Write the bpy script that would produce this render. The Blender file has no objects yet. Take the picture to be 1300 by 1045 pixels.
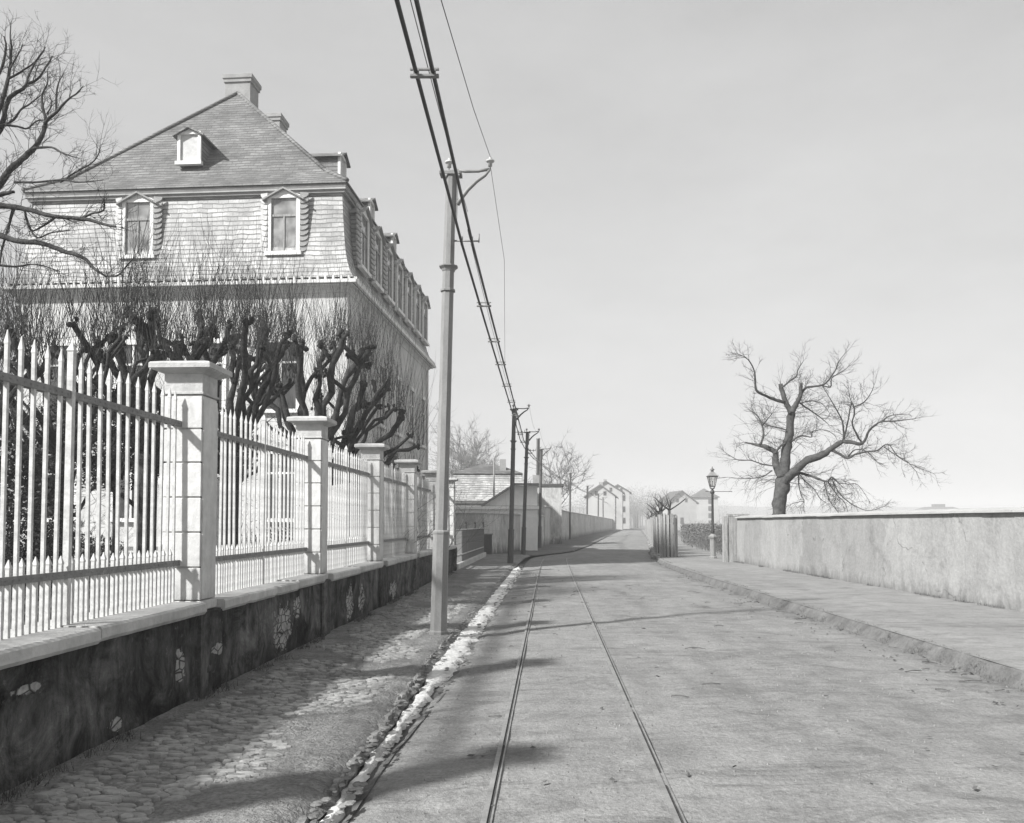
import bpy, math, random
from mathutils import Vector, Matrix, noise
S = bpy.context.scene
COL = S.collection
PI = math.pi
random.seed(7)

# ---------------------------------------------------------------- camera, sky, sun, exposure
F_PX, CX, PPY, EYE = 1100.0, 650.0, 620.0, 1.55
TILT = math.atan(44.0 / F_PX)
cam = bpy.data.cameras.new('camera'); camo = bpy.data.objects.new('camera', cam); COL.objects.link(camo)
camo.location = (0, 0, EYE); camo.rotation_euler = (PI/2 + TILT, 0, 0)
cam.sensor_fit = 'HORIZONTAL'; cam.sensor_width = 36.0
cam.lens = 36.0 * F_PX / 1300.0
cam.shift_y = (PPY - 522.5) / 1300.0
cam.clip_start = 0.05; cam.clip_end = 9000
S.camera = camo
S.render.resolution_x, S.render.resolution_y = 1024, 823

SUN_EL = math.radians(38)
SUN_H = Vector((-0.81, -0.59)).normalized()          # horizontal direction towards the sun
SUN_DIR = Vector((SUN_H.x*math.cos(SUN_EL), SUN_H.y*math.cos(SUN_EL), math.sin(SUN_EL)))
w = bpy.data.worlds.new("World"); S.world = w; w.use_nodes = True
nt = w.node_tree; nt.nodes.clear()
out = nt.nodes.new('ShaderNodeOutputWorld'); bg = nt.nodes.new('ShaderNodeBackground')
sky = nt.nodes.new('ShaderNodeTexSky'); sky.sky_type = 'NISHITA'; sky.sun_disc = False
sky.sun_elevation = SUN_EL; sky.sun_rotation = math.atan2(SUN_H.x, SUN_H.y)
sky.air_density = 1.0; sky.dust_density = 2.2; sky.ozone_density = 1.0
bw = nt.nodes.new('ShaderNodeRGBToBW')
# blue-sensitive plate: the sky is recorded mostly by its blue light, soft mottled veil of cloud over it
sep = nt.nodes.new('ShaderNodeSeparateColor')
mixv = nt.nodes.new('ShaderNodeMath'); mixv.operation = 'MULTIPLY'; mixv.inputs[1].default_value = SKY_B = 0.62
nt.links.new(sky.outputs[0], sep.inputs[0]); nt.links.new(sky.outputs[0], bw.inputs[0])
nt.links.new(sep.outputs[2], mixv.inputs[0])
m2 = nt.nodes.new('ShaderNodeMath'); m2.operation = 'MULTIPLY_ADD'; m2.inputs[1].default_value = 0.38
nt.links.new(bw.outputs[0], m2.inputs[0]); nt.links.new(mixv.outputs[0], m2.inputs[2])
pw = nt.nodes.new('ShaderNodeMath'); pw.operation = 'POWER'; pw.inputs[1].default_value = 0.36
nt.links.new(m2.outputs[0], pw.inputs[0])
tc = nt.nodes.new('ShaderNodeTexCoord'); mp = nt.nodes.new('ShaderNodeMapping'); mp.inputs['Scale'].default_value = (1, 1, 2.6)
nz = nt.nodes.new('ShaderNodeTexNoise'); nz.inputs['Scale'].default_value = 2.2; nz.inputs['Detail'].default_value = 7; nz.inputs['Roughness'].default_value = .62
nt.links.new(tc.outputs['Generated'], mp.inputs[0]); nt.links.new(mp.outputs[0], nz.inputs['Vector'])
mr = nt.nodes.new('ShaderNodeMapRange'); mr.inputs['From Min'].default_value = .3; mr.inputs['From Max'].default_value = .7
mr.inputs['To Min'].default_value = .90; mr.inputs['To Max'].default_value = 1.08
nt.links.new(nz.outputs[0], mr.inputs[0])
m3 = nt.nodes.new('ShaderNodeMath'); m3.operation = 'MULTIPLY'
nt.links.new(pw.outputs[0], m3.inputs[0]); nt.links.new(mr.outputs[0], m3.inputs[1])
m4 = nt.nodes.new('ShaderNodeMath'); m4.operation = 'MULTIPLY'; m4.inputs[1].default_value = .97; nt.links.new(m3.outputs[0], m4.inputs[0])
nt.links.new(m4.outputs[0], bg.inputs['Color']); bg.inputs['Strength'].default_value = 0.15
nt.links.new(bg.outputs[0], out.inputs[0])

sun = bpy.data.lights.new('sun', 'SUN'); sun.energy = 3.3; sun.angle = math.radians(2.8); sun.color = (1, .995, .985)
suno = bpy.data.objects.new('sun', sun); COL.objects.link(suno)
suno.rotation_euler = (-SUN_DIR).to_track_quat('-Z', 'Y').to_euler()
S.view_settings.view_transform = 'Standard'; S.view_settings.look = 'None'; S.view_settings.gamma = 1
S.view_settings.exposure = 1.5
S.render.engine = 'CYCLES'
S.cycles.volume_bounces = 1

# ---------------------------------------------------------------- helpers
def ray(px, py):
    u, v = (px-CX)/F_PX, (PPY-py)/F_PX
    c, s = math.cos(TILT), math.sin(TILT)
    return Vector((u, c - v*s, s + v*c))
def at(px, py, y):                       # the point of that viewing ray at depth y
    d = ray(px, py); t = y/d.y
    return Vector((d.x*t, y, EYE + d.z*t))

def tag(o, label=None, cat=None, group=None, kind=None):
    if label: o['label'] = label
    if cat: o['category'] = cat
    if group: o['group'] = group
    if kind: o['kind'] = kind
    return o
def thing(name, label, cat, loc=(0, 0, 0), rz=0, group=None):
    o = bpy.data.objects.new(name, None); COL.objects.link(o); o.empty_display_size = .2
    o.location = loc; o.rotation_euler = (0, 0, rz)
    return tag(o, label, cat, group)
def children(o): return [c for c in bpy.data.objects if c.parent == o]
def copy_tree(o, parent=None):
    c = o.copy(); COL.objects.link(c); c.parent = parent
    for ch in children(o): copy_tree(ch, c)
    return c

class MB:
    def __init__(s): s.v = []; s.f = []; s.sm = []
    def add(s, vs, fs, smooth=False):
        n = len(s.v); s.v += [tuple(p) for p in vs]
        s.f += [tuple(i+n for i in f) for f in fs]; s.sm += [smooth]*len(fs); return s
    def box(s, x0, x1, y0, y1, z0, z1, b=0.0):
        if b <= 0:
            vs = [(x0,y0,z0),(x1,y0,z0),(x1,y1,z0),(x0,y1,z0),(x0,y0,z1),(x1,y0,z1),(x1,y1,z1),(x0,y1,z1)]
            return s.add(vs, [(0,3,2,1),(4,5,6,7),(0,1,5,4),(1,2,6,5),(2,3,7,6),(3,0,4,7)])
        # vertical edges + top edges chamfered
        def ring(x0,x1,y0,y1,z,c):
            return [(x0+c,y0,z),(x1-c,y0,z),(x1,y0+c,z),(x1,y1-c,z),(x1-c,y1,z),(x0+c,y1,z),(x0,y1-c,z),(x0,y0+c,z)]
        rs = [ring(x0+b,x1-b,y0+b,y1-b,z0,b*.5), ring(x0,x1,y0,y1,z0+b,b), ring(x0,x1,y0,y1,z1-b,b), ring(x0+b,x1-b,y0+b,y1-b,z1,b*.5)]
        return s.rings(rs)
    def rings(s, rs, smooth=False, caps=True):
        n = len(rs[0]); vs = [p for r in rs for p in r]; fs = []
        for k in range(len(rs)-1):
            for i in range(n):
                j = (i+1) % n
                fs.append((k*n+i, k*n+j, (k+1)*n+j, (k+1)*n+i))
        if caps:
            fs.append(tuple(range(n-1, -1, -1))); fs.append(tuple((len(rs)-1)*n+i for i in range(n)))
        return s.add(vs, fs, smooth)
    def obox(s, c, ax, ay, az):            # centre and three half axes
        c, ax, ay, az = Vector(c), Vector(ax), Vector(ay), Vector(az)
        vs = [c+sx*ax+sy*ay+sz*az for sz in (-1,1) for sx, sy in ((-1,-1),(1,-1),(1,1),(-1,1))]
        return s.add(vs, [(0,3,2,1),(4,5,6,7),(0,1,5,4),(1,2,6,5),(2,3,7,6),(3,0,4,7)])
    def tube(s, pts, r, n=8, caps=True, smooth=True, rot=0.0):
        pts = [Vector(p) for p in pts]
        if not isinstance(r, (list, tuple)): r = [r]*len(pts)
        up = None; rs = []
        for i, p in enumerate(pts):
            t = (pts[min(i+1, len(pts)-1)] - pts[max(i-1, 0)])
            t = t.normalized() if t.length > 1e-9 else Vector((0,0,1))
            if up is None:
                a = Vector((1,0,0)) if abs(t.x) < .8 else Vector((0,1,0))
                up = (a - t*a.dot(t)).normalized()
            else:
                up = up - t*up.dot(t)
                up = up.normalized() if up.length > 1e-6 else t.orthogonal().normalized()
            b = t.cross(up)
            rs.append([p + (up*math.cos(rot+2*PI*k/n) + b*math.sin(rot+2*PI*k/n))*r[i] for k in range(n)])
        return s.rings(rs, smooth, caps)
    def lathe(s, prof, n=16, c=(0,0,0), smooth=True, rot=0.0):
        rs = [[(c[0]+r*math.cos(rot+2*PI*k/n), c[1]+r*math.sin(rot+2*PI*k/n), c[2]+z) for k in range(n)] for r, z in prof]
        return s.rings(rs, smooth)
    def sqlathe(s, prof, hx, hy, c=(0,0,0)):   # profile of (offset, z) swept round a rectangle
        rs = [[(c[0]-hx-o,c[1]-hy-o,c[2]+z),(c[0]+hx+o,c[1]-hy-o,c[2]+z),(c[0]+hx+o,c[1]+hy+o,c[2]+z),(c[0]-hx-o,c[1]+hy+o,c[2]+z)] for o, z in prof]
        return s.rings(rs)
    def prism(s, poly, axis, a, b):        # poly in the plane normal to axis
        def P(q, t):
            return {'x': (t,q[0],q[1]), 'y': (q[0],t,q[1]), 'z': (q[0],q[1],t)}[axis]
        return s.rings([[P(q,a) for q in poly], [P(q,b) for q in poly]])
    def build(s, name, m, parent=None, loc=None):
        me = bpy.data.meshes.new(name); me.from_pydata(s.v, [], s.f)
        me.polygons.foreach_set('use_smooth', s.sm); me.validate(); me.update()
        import bmesh as _b
        if len(s.f) < 60000:
            bm = _b.new(); bm.from_mesh(me); _b.ops.recalc_face_normals(bm, faces=bm.faces); bm.to_mesh(me); bm.free()
        me.materials.append(m)
        o = bpy.data.objects.new(name, me); COL.objects.link(o); o.parent = parent
        if loc is not None: o.location = loc
        return o

# ---------------------------------------------------------------- materials (a monochrome photograph: all greys)
def g(v): return (v, v*.997, v*.985, 1)
class NT:
    def __init__(s, name):
        s.m = bpy.data.materials.new(name); s.m.use_nodes = True; s.t = s.m.node_tree
        s.b = s.t.nodes['Principled BSDF']; s.tc = s.n('ShaderNodeTexCoord')
    def n(s, t, **k):
        x = s.t.nodes.new(t)
        for a, b in k.items(): setattr(x, a, b)
        return x
    def l(s, a, b): s.t.links.new(a, b)
    def noise(s, scale, detail=4, rough=.55, vec=None, dist=0, sc=None):
        x = s.n('ShaderNodeTexNoise'); x.inputs['Scale'].default_value = scale; x.inputs['Detail'].default_value = detail
        x.inputs['Roughness'].default_value = rough; x.inputs['Distortion'].default_value = dist
        v = vec or s.tc.outputs['Object']
        if sc:
            mp = s.n('ShaderNodeMapping'); mp.inputs['Scale'].default_value = sc; s.l(v, mp.inputs[0]); v = mp.outputs[0]
        s.l(v, x.inputs['Vector']); return x.outputs[0]
    def rng(s, v, a, b, c, d):
        x = s.n('ShaderNodeMapRange'); s.l(v, x.inputs[0])
        for i, q in zip(('From Min','From Max','To Min','To Max'), (a,b,c,d)): x.inputs[i].default_value = q
        return x.outputs[0]
    def math(s, op, a, b):
        x = s.n('ShaderNodeMath', operation=op)
        for i, q in enumerate((a, b)):
            if isinstance(q, (int, float)): x.inputs[i].default_value = q
            else: s.l(q, x.inputs[i])
        return x.outputs[0]
    def mix(s, f, a, b):
        x = s.n('ShaderNodeMix', data_type='FLOAT')
        for i, q in zip((0, 2, 3), (f, a, b)):
            if isinstance(q, (int, float)): x.inputs[i].default_value = q
            else: s.l(q, x.inputs[i])
        return x.outputs[0]
    def bump(s, h, strength=.3, dist=.02):
        x = s.n('ShaderNodeBump'); x.inputs['Strength'].default_value = strength; x.inputs['Distance'].default_value = dist
        s.l(h, x.inputs['Height']); s.l(x.outputs[0], s.b.inputs['Normal'])
    def color(s, v):
        cc = s.n('ShaderNodeCombineColor'); s.l(v, cc.inputs[0]); s.l(v, cc.inputs[1])
        s.l(s.math('MULTIPLY', v, .985), cc.inputs[2]); s.l(cc.outputs[0], s.b.inputs['Base Color'])
    def fin(s, rough=.85, spec=.3, metal=0):
        s.b.inputs['Roughness'].default_value = rough; s.b.inputs['Specular IOR Level'].default_value = spec
        s.b.inputs['Metallic'].default_value = metal; return s.m

def mottled(name, lo, hi, scale=4, rough=.85, bump=.3, bscale=30, bdist=.01, spec=.3, metal=0, sc=None):
    t = NT(name); a = t.noise(scale, 6, .65, sc=sc); b = t.noise(bscale, 4, .6)
    f = t.rng(t.math('ADD', t.math('MULTIPLY', a, .7), t.math('MULTIPLY', b, .3)), .35, .65, lo, hi)
    t.color(f); t.bump(b, bump, bdist); return t.fin(rough, spec, metal)

def wall_uv(t):                                  # u along the wall, v up
    sx = t.n('ShaderNodeSeparateXYZ'); t.l(t.tc.outputs['Object'], sx.inputs[0])
    vt = t.n('ShaderNodeVectorTransform', vector_type='NORMAL', convert_from='WORLD', convert_to='OBJECT')
    ge = t.n('ShaderNodeNewGeometry'); t.l(ge.outputs['True Normal'], vt.inputs[0])
    sn = t.n('ShaderNodeSeparateXYZ'); t.l(vt.outputs[0], sn.inputs[0])
    k = t.math('GREATER_THAN', t.math('ABSOLUTE', sn.outputs[1], 0), t.math('ABSOLUTE', sn.outputs[0], 0))
    u = t.mix(k, sx.outputs[1], sx.outputs[0])
    c = t.n('ShaderNodeCombineXYZ'); t.l(u, c.inputs[0]); t.l(sx.outputs[2], c.inputs[1])
    return c.outputs[0]

def slate(name, w_, h_, lo, hi, joint, bdist=.02, wob=.03):
    t = NT(name); uv = wall_uv(t)
    nzv = t.n('ShaderNodeTexNoise'); nzv.inputs['Scale'].default_value = 1.7; nzv.inputs['Detail'].default_value = 3
    t.l(uv, nzv.inputs['Vector'])
    vm = t.n('ShaderNodeVectorMath', operation='MULTIPLY_ADD'); t.l(nzv.outputs['Color'], vm.inputs[0])
    vm.inputs[1].default_value = (wob*2, wob*2, 0); t.l(uv, vm.inputs[2])
    br = t.n('ShaderNodeTexBrick'); t.l(vm.outputs[0], br.inputs['Vector'])
    br.inputs['Scale'].default_value = 1; br.inputs['Brick Width'].default_value = w_; br.inputs['Row Height'].default_value = h_
    br.inputs['Mortar Size'].default_value = .011; br.inputs['Mortar Smooth'].default_value = .4; br.inputs['Bias'].default_value = 0
    br.inputs['Color1'].default_value = g(0); br.inputs['Color2'].default_value = g(1); br.inputs['Mortar'].default_value = g(.5)
    br.offset = .5
    bwn = t.n('ShaderNodeRGBToBW'); t.l(br.outputs['Color'], bwn.inputs[0])
    base = t.rng(bwn.outputs[0], 0, 1, lo, hi)
    st = t.noise(.9, 6, .7); fine = t.noise(22, 3, .6)
    base = t.math('MULTIPLY', base, t.rng(st, .36, .64, .62, 1.25)); base = t.math('MULTIPLY', base, t.rng(fine, .3, .7, .85, 1.15))
    # sawtooth within each course: every slate tilts out at its lower edge
    sx = t.n('ShaderNodeSeparateXYZ'); t.l(vm.outputs[0], sx.inputs[0])
    saw = t.math('FRACT', t.math('DIVIDE', sx.outputs[1], h_), 0)
    edge = t.rng(t.math('ADD', saw, t.math('MULTIPLY', t.math('SUBTRACT', fine, .5), .5)), .74, .98, 0, .72)  # shadow under the overlapping slate, darkened into the colour
    edge = t.math('MULTIPLY', edge, t.rng(st, .38, .62, .35, 1.25))
    lum = t.math('MULTIPLY', base, t.math('SUBTRACT', 1, t.math('MULTIPLY', br.outputs['Fac'], joint)))
    t.color(t.math('MULTIPLY', lum, t.math('SUBTRACT', 1, edge)))
    hgt = t.math('SUBTRACT', t.math('MULTIPLY', t.math('SUBTRACT', 1, saw), .7), t.math('MULTIPLY', br.outputs['Fac'], .8))
    hgt = t.math('ADD', hgt, t.math('MULTIPLY', fine, .25))
    t.bump(hgt, .9, bdist); return t.fin(.62, .4)

def plaster(name, lo, hi, dirt, d0, d1, streak=.35, patches=0.0, bump=.4, cracks=False):
    # d0..d1: height band over which splash dirt from the ground dies out
    t = NT(name); a = t.noise(1.3, 7, .7); b = t.noise(14, 5, .65); s_ = t.noise(1.0, 7, .75, sc=(3.4, 3.4, 1.1), dist=.8)
    sp = t.n('ShaderNodeSeparateXYZ'); t.l(t.tc.outputs['Object'], sp.inputs[0])
    v = t.rng(t.math('ADD', t.math('MULTIPLY', a, .6), t.math('MULTIPLY', b, .4)), .36, .64, lo, hi)
    v = t.math('MULTIPLY', v, t.rng(s_, .35, .62, 1-streak, 1.05))
    hz = t.math('ADD', sp.outputs[2], t.math('MULTIPLY', t.math('SUBTRACT', s_, .5), (d1-d0)*2.4))
    v = t.mix(t.math('MULTIPLY', t.rng(hz, d0, d1, 1, 0), .85), v, dirt)
    if cracks:
        wn = t.n('ShaderNodeTexNoise'); wn.inputs['Scale'].default_value = 1.6; wn.inputs['Detail'].default_value = 6; t.l(t.tc.outputs['Object'], wn.inputs['Vector'])
        wm = t.n('ShaderNodeVectorMath', operation='MULTIPLY_ADD'); t.l(wn.outputs['Color'], wm.inputs[0]); wm.inputs[1].default_value = (1.1,1.1,1.1); t.l(t.tc.outputs['Object'], wm.inputs[2])
        vc = t.n('ShaderNodeTexVoronoi'); vc.inputs['Scale'].default_value = .42; t.l(wm.outputs[0], vc.inputs['Vector'])
        cb = t.n('ShaderNodeRGBToBW'); t.l(vc.outputs['Color'], cb.inputs[0]); v = t.math('MULTIPLY', v, t.rng(cb.outputs[0], .2, .8, .86, 1.10))
        ve = t.n('ShaderNodeTexVoronoi', feature='DISTANCE_TO_EDGE'); ve.inputs['Scale'].default_value = .34; t.l(wm.outputs[0], ve.inputs['Vector'])
        ck = t.math('MULTIPLY', t.rng(ve.outputs['Distance'], .0, .008, .55, 0), t.rng(a, .5, .56, 0, 1)); v = t.math('MULTIPLY', v, t.math('SUBTRACT', 1, ck))
        bl = t.noise(.8, 7, .75, dist=.5); v = t.math('MULTIPLY', v, t.rng(bl, .56, .70, 1, .66))
    if patches > 0:
        pn = t.noise(1.15, 3, .5); pm = t.rng(pn, .66-patches, .665-patches+.008, 0, 1)
        vo = t.n('ShaderNodeTexVoronoi', feature='DISTANCE_TO_EDGE'); vo.inputs['Scale'].default_value = 6.5; t.l(t.tc.outputs['Object'], vo.inputs['Vector'])
        st = t.rng(vo.outputs['Distance'], .01, .06, .1, .62)
        v = t.mix(pm, v, st)
    t.color(v); t.bump(t.math('ADD', b, t.math('MULTIPLY', a, .6)), bump, .03); return t.fin(.92, .15)

M = {}
M['road'] = None
def ground_mat(name, lo, hi, cell=7.0, cobble=.5, big=.35, bd=.03, patch=.25, streaks=False):
    t = NT(name)
    a = t.noise(big, 8, .7, dist=.6); b = t.noise(3.1, 7, .72, sc=(1, .8, 1)); c = t.noise(38, 4, .7)
    lon = t.noise(1.4, 6, .65, sc=(1.6, .12, 1))
    vo = t.n('ShaderNodeTexVoronoi', feature='DISTANCE_TO_EDGE'); vo.inputs['Scale'].default_value = cell
    wv = t.n('ShaderNodeVectorMath', operation='MULTIPLY_ADD'); nn = t.n('ShaderNodeTexNoise'); nn.inputs['Scale'].default_value = 9
    t.l(t.tc.outputs['Object'], nn.inputs['Vector']); t.l(nn.outputs['Color'], wv.inputs[0]); wv.inputs[1].default_value = (.08,.08,0)
    t.l(t.tc.outputs['Object'], wv.inputs[2]); t.l(wv.outputs[0], vo.inputs['Vector'])
    cob = t.rng(vo.outputs['Distance'], .0, .14, 0, 1)
    cmask = t.rng(b, .40, .6, 0, 1)
    v = t.rng(t.math('ADD', t.math('MULTIPLY', a, .4), t.math('ADD', t.math('MULTIPLY', b, .35), t.math('MULTIPLY', lon, .25))), .38, .62, lo, hi)
    v = t.math('MULTIPLY', v, t.rng(c, .3, .7, 1-patch, 1+patch))
    pt = t.noise(1.0, 9, .78, sc=(1.1, 2.6, 1), dist=1.2); v = t.math('MULTIPLY', v, t.rng(pt, .47, .66, 1.04, .62))
    sp_ = t.noise(8.0, 6, .8, sc=(.8, 2.0, 1)); v = t.math('MULTIPLY', v, t.rng(sp_, .56, .72, 1.0, .45))
    v = t.math('MULTIPLY', v, t.math('SUBTRACT', 1, t.math('MULTIPLY', t.math('MULTIPLY', t.math('SUBTRACT', 1, cob), cmask), cobble)))
    t.color(v)
    h = t.math('ADD', t.math('MULTIPLY', t.math('MULTIPLY', cob, cmask), cobble*1.3), t.math('ADD', t.math('MULTIPLY', c, .35), t.math('MULTIPLY', b, 1.2)))
    t.bump(h, .85, bd); return t.fin(.9, .25)
M['road'] = ground_mat('packed_macadam', .145, .25, 9, .05, .25, .032)
M['pave'] = ground_mat('cobbled_dirt', .13, .28, 12.0, .15, .5, .05, .4)
M['pave_r'] = ground_mat('beaten_earth', .17, .25, 10, .12, .3, .012, .15)
M['verge'] = ground_mat('dark_verge', .09, .16, 8, .2, .5, .04, .3)
M['field'] = mottled('winter_field', .10, .18, .15, .95, .5, 3, .06)
M['garden'] = mottled('garden_soil', .05, .13, 1.2, .95, .6, 9, .06)
M['kerb'] = mottled('kerb_stone', .13, .24, 3, .85, .5, 16, .02)
M['sett'] = mottled('worn_sett', .16, .36, 3, .75, .5, 16, .01)
M['stone_mix'] = mottled('gutter_stone', .07, .26, 4, .85, .5, 16, .02)
M['bank'] = mottled('kerb_bank', .09, .19, 4, .95, .9, 26, .03)
M['mud'] = mottled('gutter_mud', .05, .13, 5, .8, .8, 14, .03)
M['lime'] = mottled('pale_gutter_silt', .40, .68, 7, .6, .7, 22, .03, .5)
M['steel'] = mottled('worn_rail_steel', .16, .30, 6, .55, .4, 30, .004, .4, .3)
M['groove'] = mottled('rail_groove', .03, .06, 8, .9)
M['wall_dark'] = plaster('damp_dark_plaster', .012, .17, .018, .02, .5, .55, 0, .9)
def ruined_plaster(spots):
    t = NT('ruined_plaster'); O = t.tc.outputs['Object']
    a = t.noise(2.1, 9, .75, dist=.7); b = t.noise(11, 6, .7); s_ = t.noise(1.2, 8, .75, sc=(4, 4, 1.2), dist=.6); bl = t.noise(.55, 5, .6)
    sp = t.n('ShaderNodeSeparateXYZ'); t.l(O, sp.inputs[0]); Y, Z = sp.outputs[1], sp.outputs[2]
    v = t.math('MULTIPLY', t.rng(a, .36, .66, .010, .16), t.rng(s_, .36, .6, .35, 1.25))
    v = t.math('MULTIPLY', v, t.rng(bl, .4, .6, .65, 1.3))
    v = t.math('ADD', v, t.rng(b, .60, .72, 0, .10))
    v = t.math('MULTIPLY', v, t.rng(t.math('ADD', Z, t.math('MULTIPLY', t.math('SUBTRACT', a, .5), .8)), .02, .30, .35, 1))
    m = None
    for (yc, zc, sy, sz) in spots:
        d = t.math('ADD', t.math('POWER', t.math('DIVIDE', t.math('SUBTRACT', Y, yc), sy), 2), t.math('POWER', t.math('DIVIDE', t.math('SUBTRACT', Z, zc), sz), 2))
        m = d if m is None else t.math('MINIMUM', m, d)
    nz_ = t.noise(5.5, 6, .7)
    mask = t.rng(t.math('ADD', m, t.math('MULTIPLY', t.math('SUBTRACT', nz_, .5), 6.0)), .72, .80, 1, 0)
    vo = t.n('ShaderNodeTexVoronoi', feature='DISTANCE_TO_EDGE'); vo.inputs['Scale'].default_value = 9
    mp = t.n('ShaderNodeMapping'); mp.inputs['Scale'].default_value = (1, .75, 1.5); t.l(O, mp.inputs[0]); t.l(mp.outputs[0], vo.inputs['Vector'])
    st = t.math('MULTIPLY', t.rng(vo.outputs['Distance'], .015, .10, .04, .40), t.rng(b, .35, .6, .6, 1.1))
    v = t.mix(mask, v, st); t.color(v)
    t.bump(t.math('SUBTRACT', t.math('ADD', t.math('MULTIPLY', b, .7), a), t.math('MULTIPLY', mask, .35)), .9, .04); return t.fin(.92, .12)
M['ruin'] = ruined_plaster([(7.05,.40,.10,.16),(7.75,.44,.22,.05),(9.7,.40,.34,.26),(10.25,.55,.2,.12),(12.9,.36,.22,.3),(13.75,.36,.2,.22),(16.5,.3,.42,.16),(6.0,.17,.10,.05),(5.0,.6,.14,.03),(4.4,.35,.05,.09)])
M['coping'] = mottled('coping_stone', .30, .55, 2.5, .85, .6, 18, .015)
M['pillar'] = plaster('whitewashed_stone', .46, .64, .26, .80, .98, .16, 0, .22)
M['iron_white'] = mottled('white_painted_iron', .32, .64, 7, .65, .4, 50, .002, .3)
M['iron_grey'] = mottled('grey_painted_iron', .12, .22, 12, .6, .3, 60, .002, .4)
M['iron_low'] = mottled('faded_railing_paint', .14, .22, 6, .7, .3, 40, .002)
M['rwall'] = plaster('pale_lime_render', .20, .29, .10, .0, .36, .08, 0, .45, True)
M['rcope'] = mottled('wall_coping', .28, .40, 2, .8, .4, 20, .01)
M['lwall'] = plaster('old_street_wall_render', .42, .62, .09, .05, .6, .35, .0, .5, True)
M['house'] = plaster('house_render', .40, .60, .22, .0, .6, .14, 0, .25)
M['white'] = mottled('white_joinery', .55, .74, 5, .7, .3, 40, .004, .3)
M['plank'] = mottled('weathered_planks', .16, .34, 3, .85, .6, 20, .008, .2, 0, (6, 6, .6))
M['slate_w'] = slate('mansard_slate', .34, .15, .26, .40, .12, .022, .06)
M['slate_s'] = slate('roof_slate', .32, .135, .11, .17, .15, .02, .05)
M['scallop'] = mottled('cheek_slate', .22, .36, 8, .6, .4, 30, .006, .4)
M['brick'] = mottled('chimney_render', .20, .30, 3, .9, .5, 18, .01)
M['glass'] = None
t = NT('window_glass'); a = t.noise(2.2, 2, .5); t.color(t.rng(a, .35, .65, .10, .30)); M['glass'] = t.fin(.08, .9)
t = NT('dark_glass'); a = t.noise(2.2, 2, .5); t.color(t.rng(a, .35, .65, .02, .06)); M['darkglass'] = t.fin(.1, .8)
t = NT('lamp_glass'); t.b.inputs['Base Color'].default_value = g(.8); t.b.inputs['Transmission Weight'].default_value = .9; t.b.inputs['IOR'].default_value = 1.1; M['lampglass'] = t.fin(.05, .5)
M['gutter_zinc'] = mottled('gutter_zinc', .45, .62, 5, .6, .2, 30, .004)
M['shutter'] = mottled('louvred_shutter', .35, .5, 5, .7)
M['pole'] = mottled('painted_pole', .15, .23, 3, .55, .25, 40, .003, .4, 0, (3,3,.7))
M['pole_dark'] = mottled('dark_pole', .045, .085, 3, .6, .25, 40, .003, .4, 0, (3,3,.7))
M['black'] = mottled('black_iron', .015, .035, 6, .5, .2, 40, .002, .4)
M['wire'] = mottled('wire', .03, .06, 6, .5)
M['porcelain'] = mottled('porcelain', .3, .5, 6, .3)
M['bark'] = mottled('dark_bark', .018, .075, 6, .9, .9, 28, .03, .1)
M['bark_l'] = mottled('grey_bark', .035, .10, 6, .9, .9, 22, .03, .1)
M['twig'] = mottled('twigs', .035, .10, 6, .8, 0, 20, .001, .1)
M['twig_l'] = mottled('pale_twigs', .13, .26, 6, .7, 0, 20, .001, .15)
M['evergreen'] = mottled('evergreen_leaves', .02, .06, 5, .6, 0, 20, .001)
M['hedge'] = mottled('hedge_leaves', .06, .16, 5, .8, 0, 20, .001)
M['hedge_stem'] = mottled('hedge_stems', .08, .18, 5, .8, 0, 20, .001)
M['far_wood'] = mottled('far_foliage', .10, .17, .3, .95)
M['pebble'] = mottled('pebbles', .10, .26, 3, .9)
M['leaf'] = mottled('dead_leaf', .05, .13, 3, .9)
M['whitewash'] = mottled('whitewash', .70, .84, 2, .85, .3, 20, .006)
M['farwall'] = mottled('far_render', .30, .40, .4, .9)
M['farroof'] = mottled('far_roof', .06, .10, .6, .9)
M['hill'] = mottled('hill', .10, .16, .02, 1)

# ---------------------------------------------------------------- plan of the street
def lerp_tab(tab, y):
    if y <= tab[0][0]: (y0,x0),(y1,x1) = tab[0], tab[1]
    elif y >= tab[-1][0]: (y0,x0),(y1,x1) = tab[-2], tab[-1]
    else:
        for k in range(len(tab)-1):
            if tab[k][0] <= y <= tab[k+1][0]: (y0,x0),(y1,x1) = tab[k], tab[k+1]; break
    return x0 + (x1-x0)*(y-y0)/(y1-y0)
def wallX(y): return -3.0 + .045*y
def smooth_tab(tab, y, r=2.5):
    return sum(lerp_tab(tab, y+d*r) for d in (-1,-.5,0,.5,1))/5
gut_t = [(0,-1.19),(34,.36),(41,.8),(46,2.9),(58.8,5.0),(90,9.4),(122,13.9),(250,32)]
kr_t = [(0,4.72),(8.2,4.84),(15.8,4.97),(24.7,5.2),(33.4,5.65),(39.7,6.5),(60,9.6),(110,16.8),(200,29.6),(250,36.7)]
rail_t = [(0,.14),(30,1.44),(38,1.85),(46,2.55),(60,4.05),(80,7.0),(110,11.2),(250,31)]
lw_t = [(41,-1.3),(52.5,1.6),(62,2.75),(110,9.7),(156,17),(232,29)]
def gutX(y): return smooth_tab(gut_t, y, 2)
def kerbX(y): return smooth_tab(kr_t, y, 2)
def railX(y): return smooth_tab(rail_t, y, 3)
def lwX(y): return smooth_tab(lw_t, y, 1.5)
def ys_range(a, b, near=.25, grow=.02):
    r = [a]
    while r[-1] < b: r.append(r[-1] + max(near, grow*r[-1]))
    r[-1] = b; return r

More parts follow.
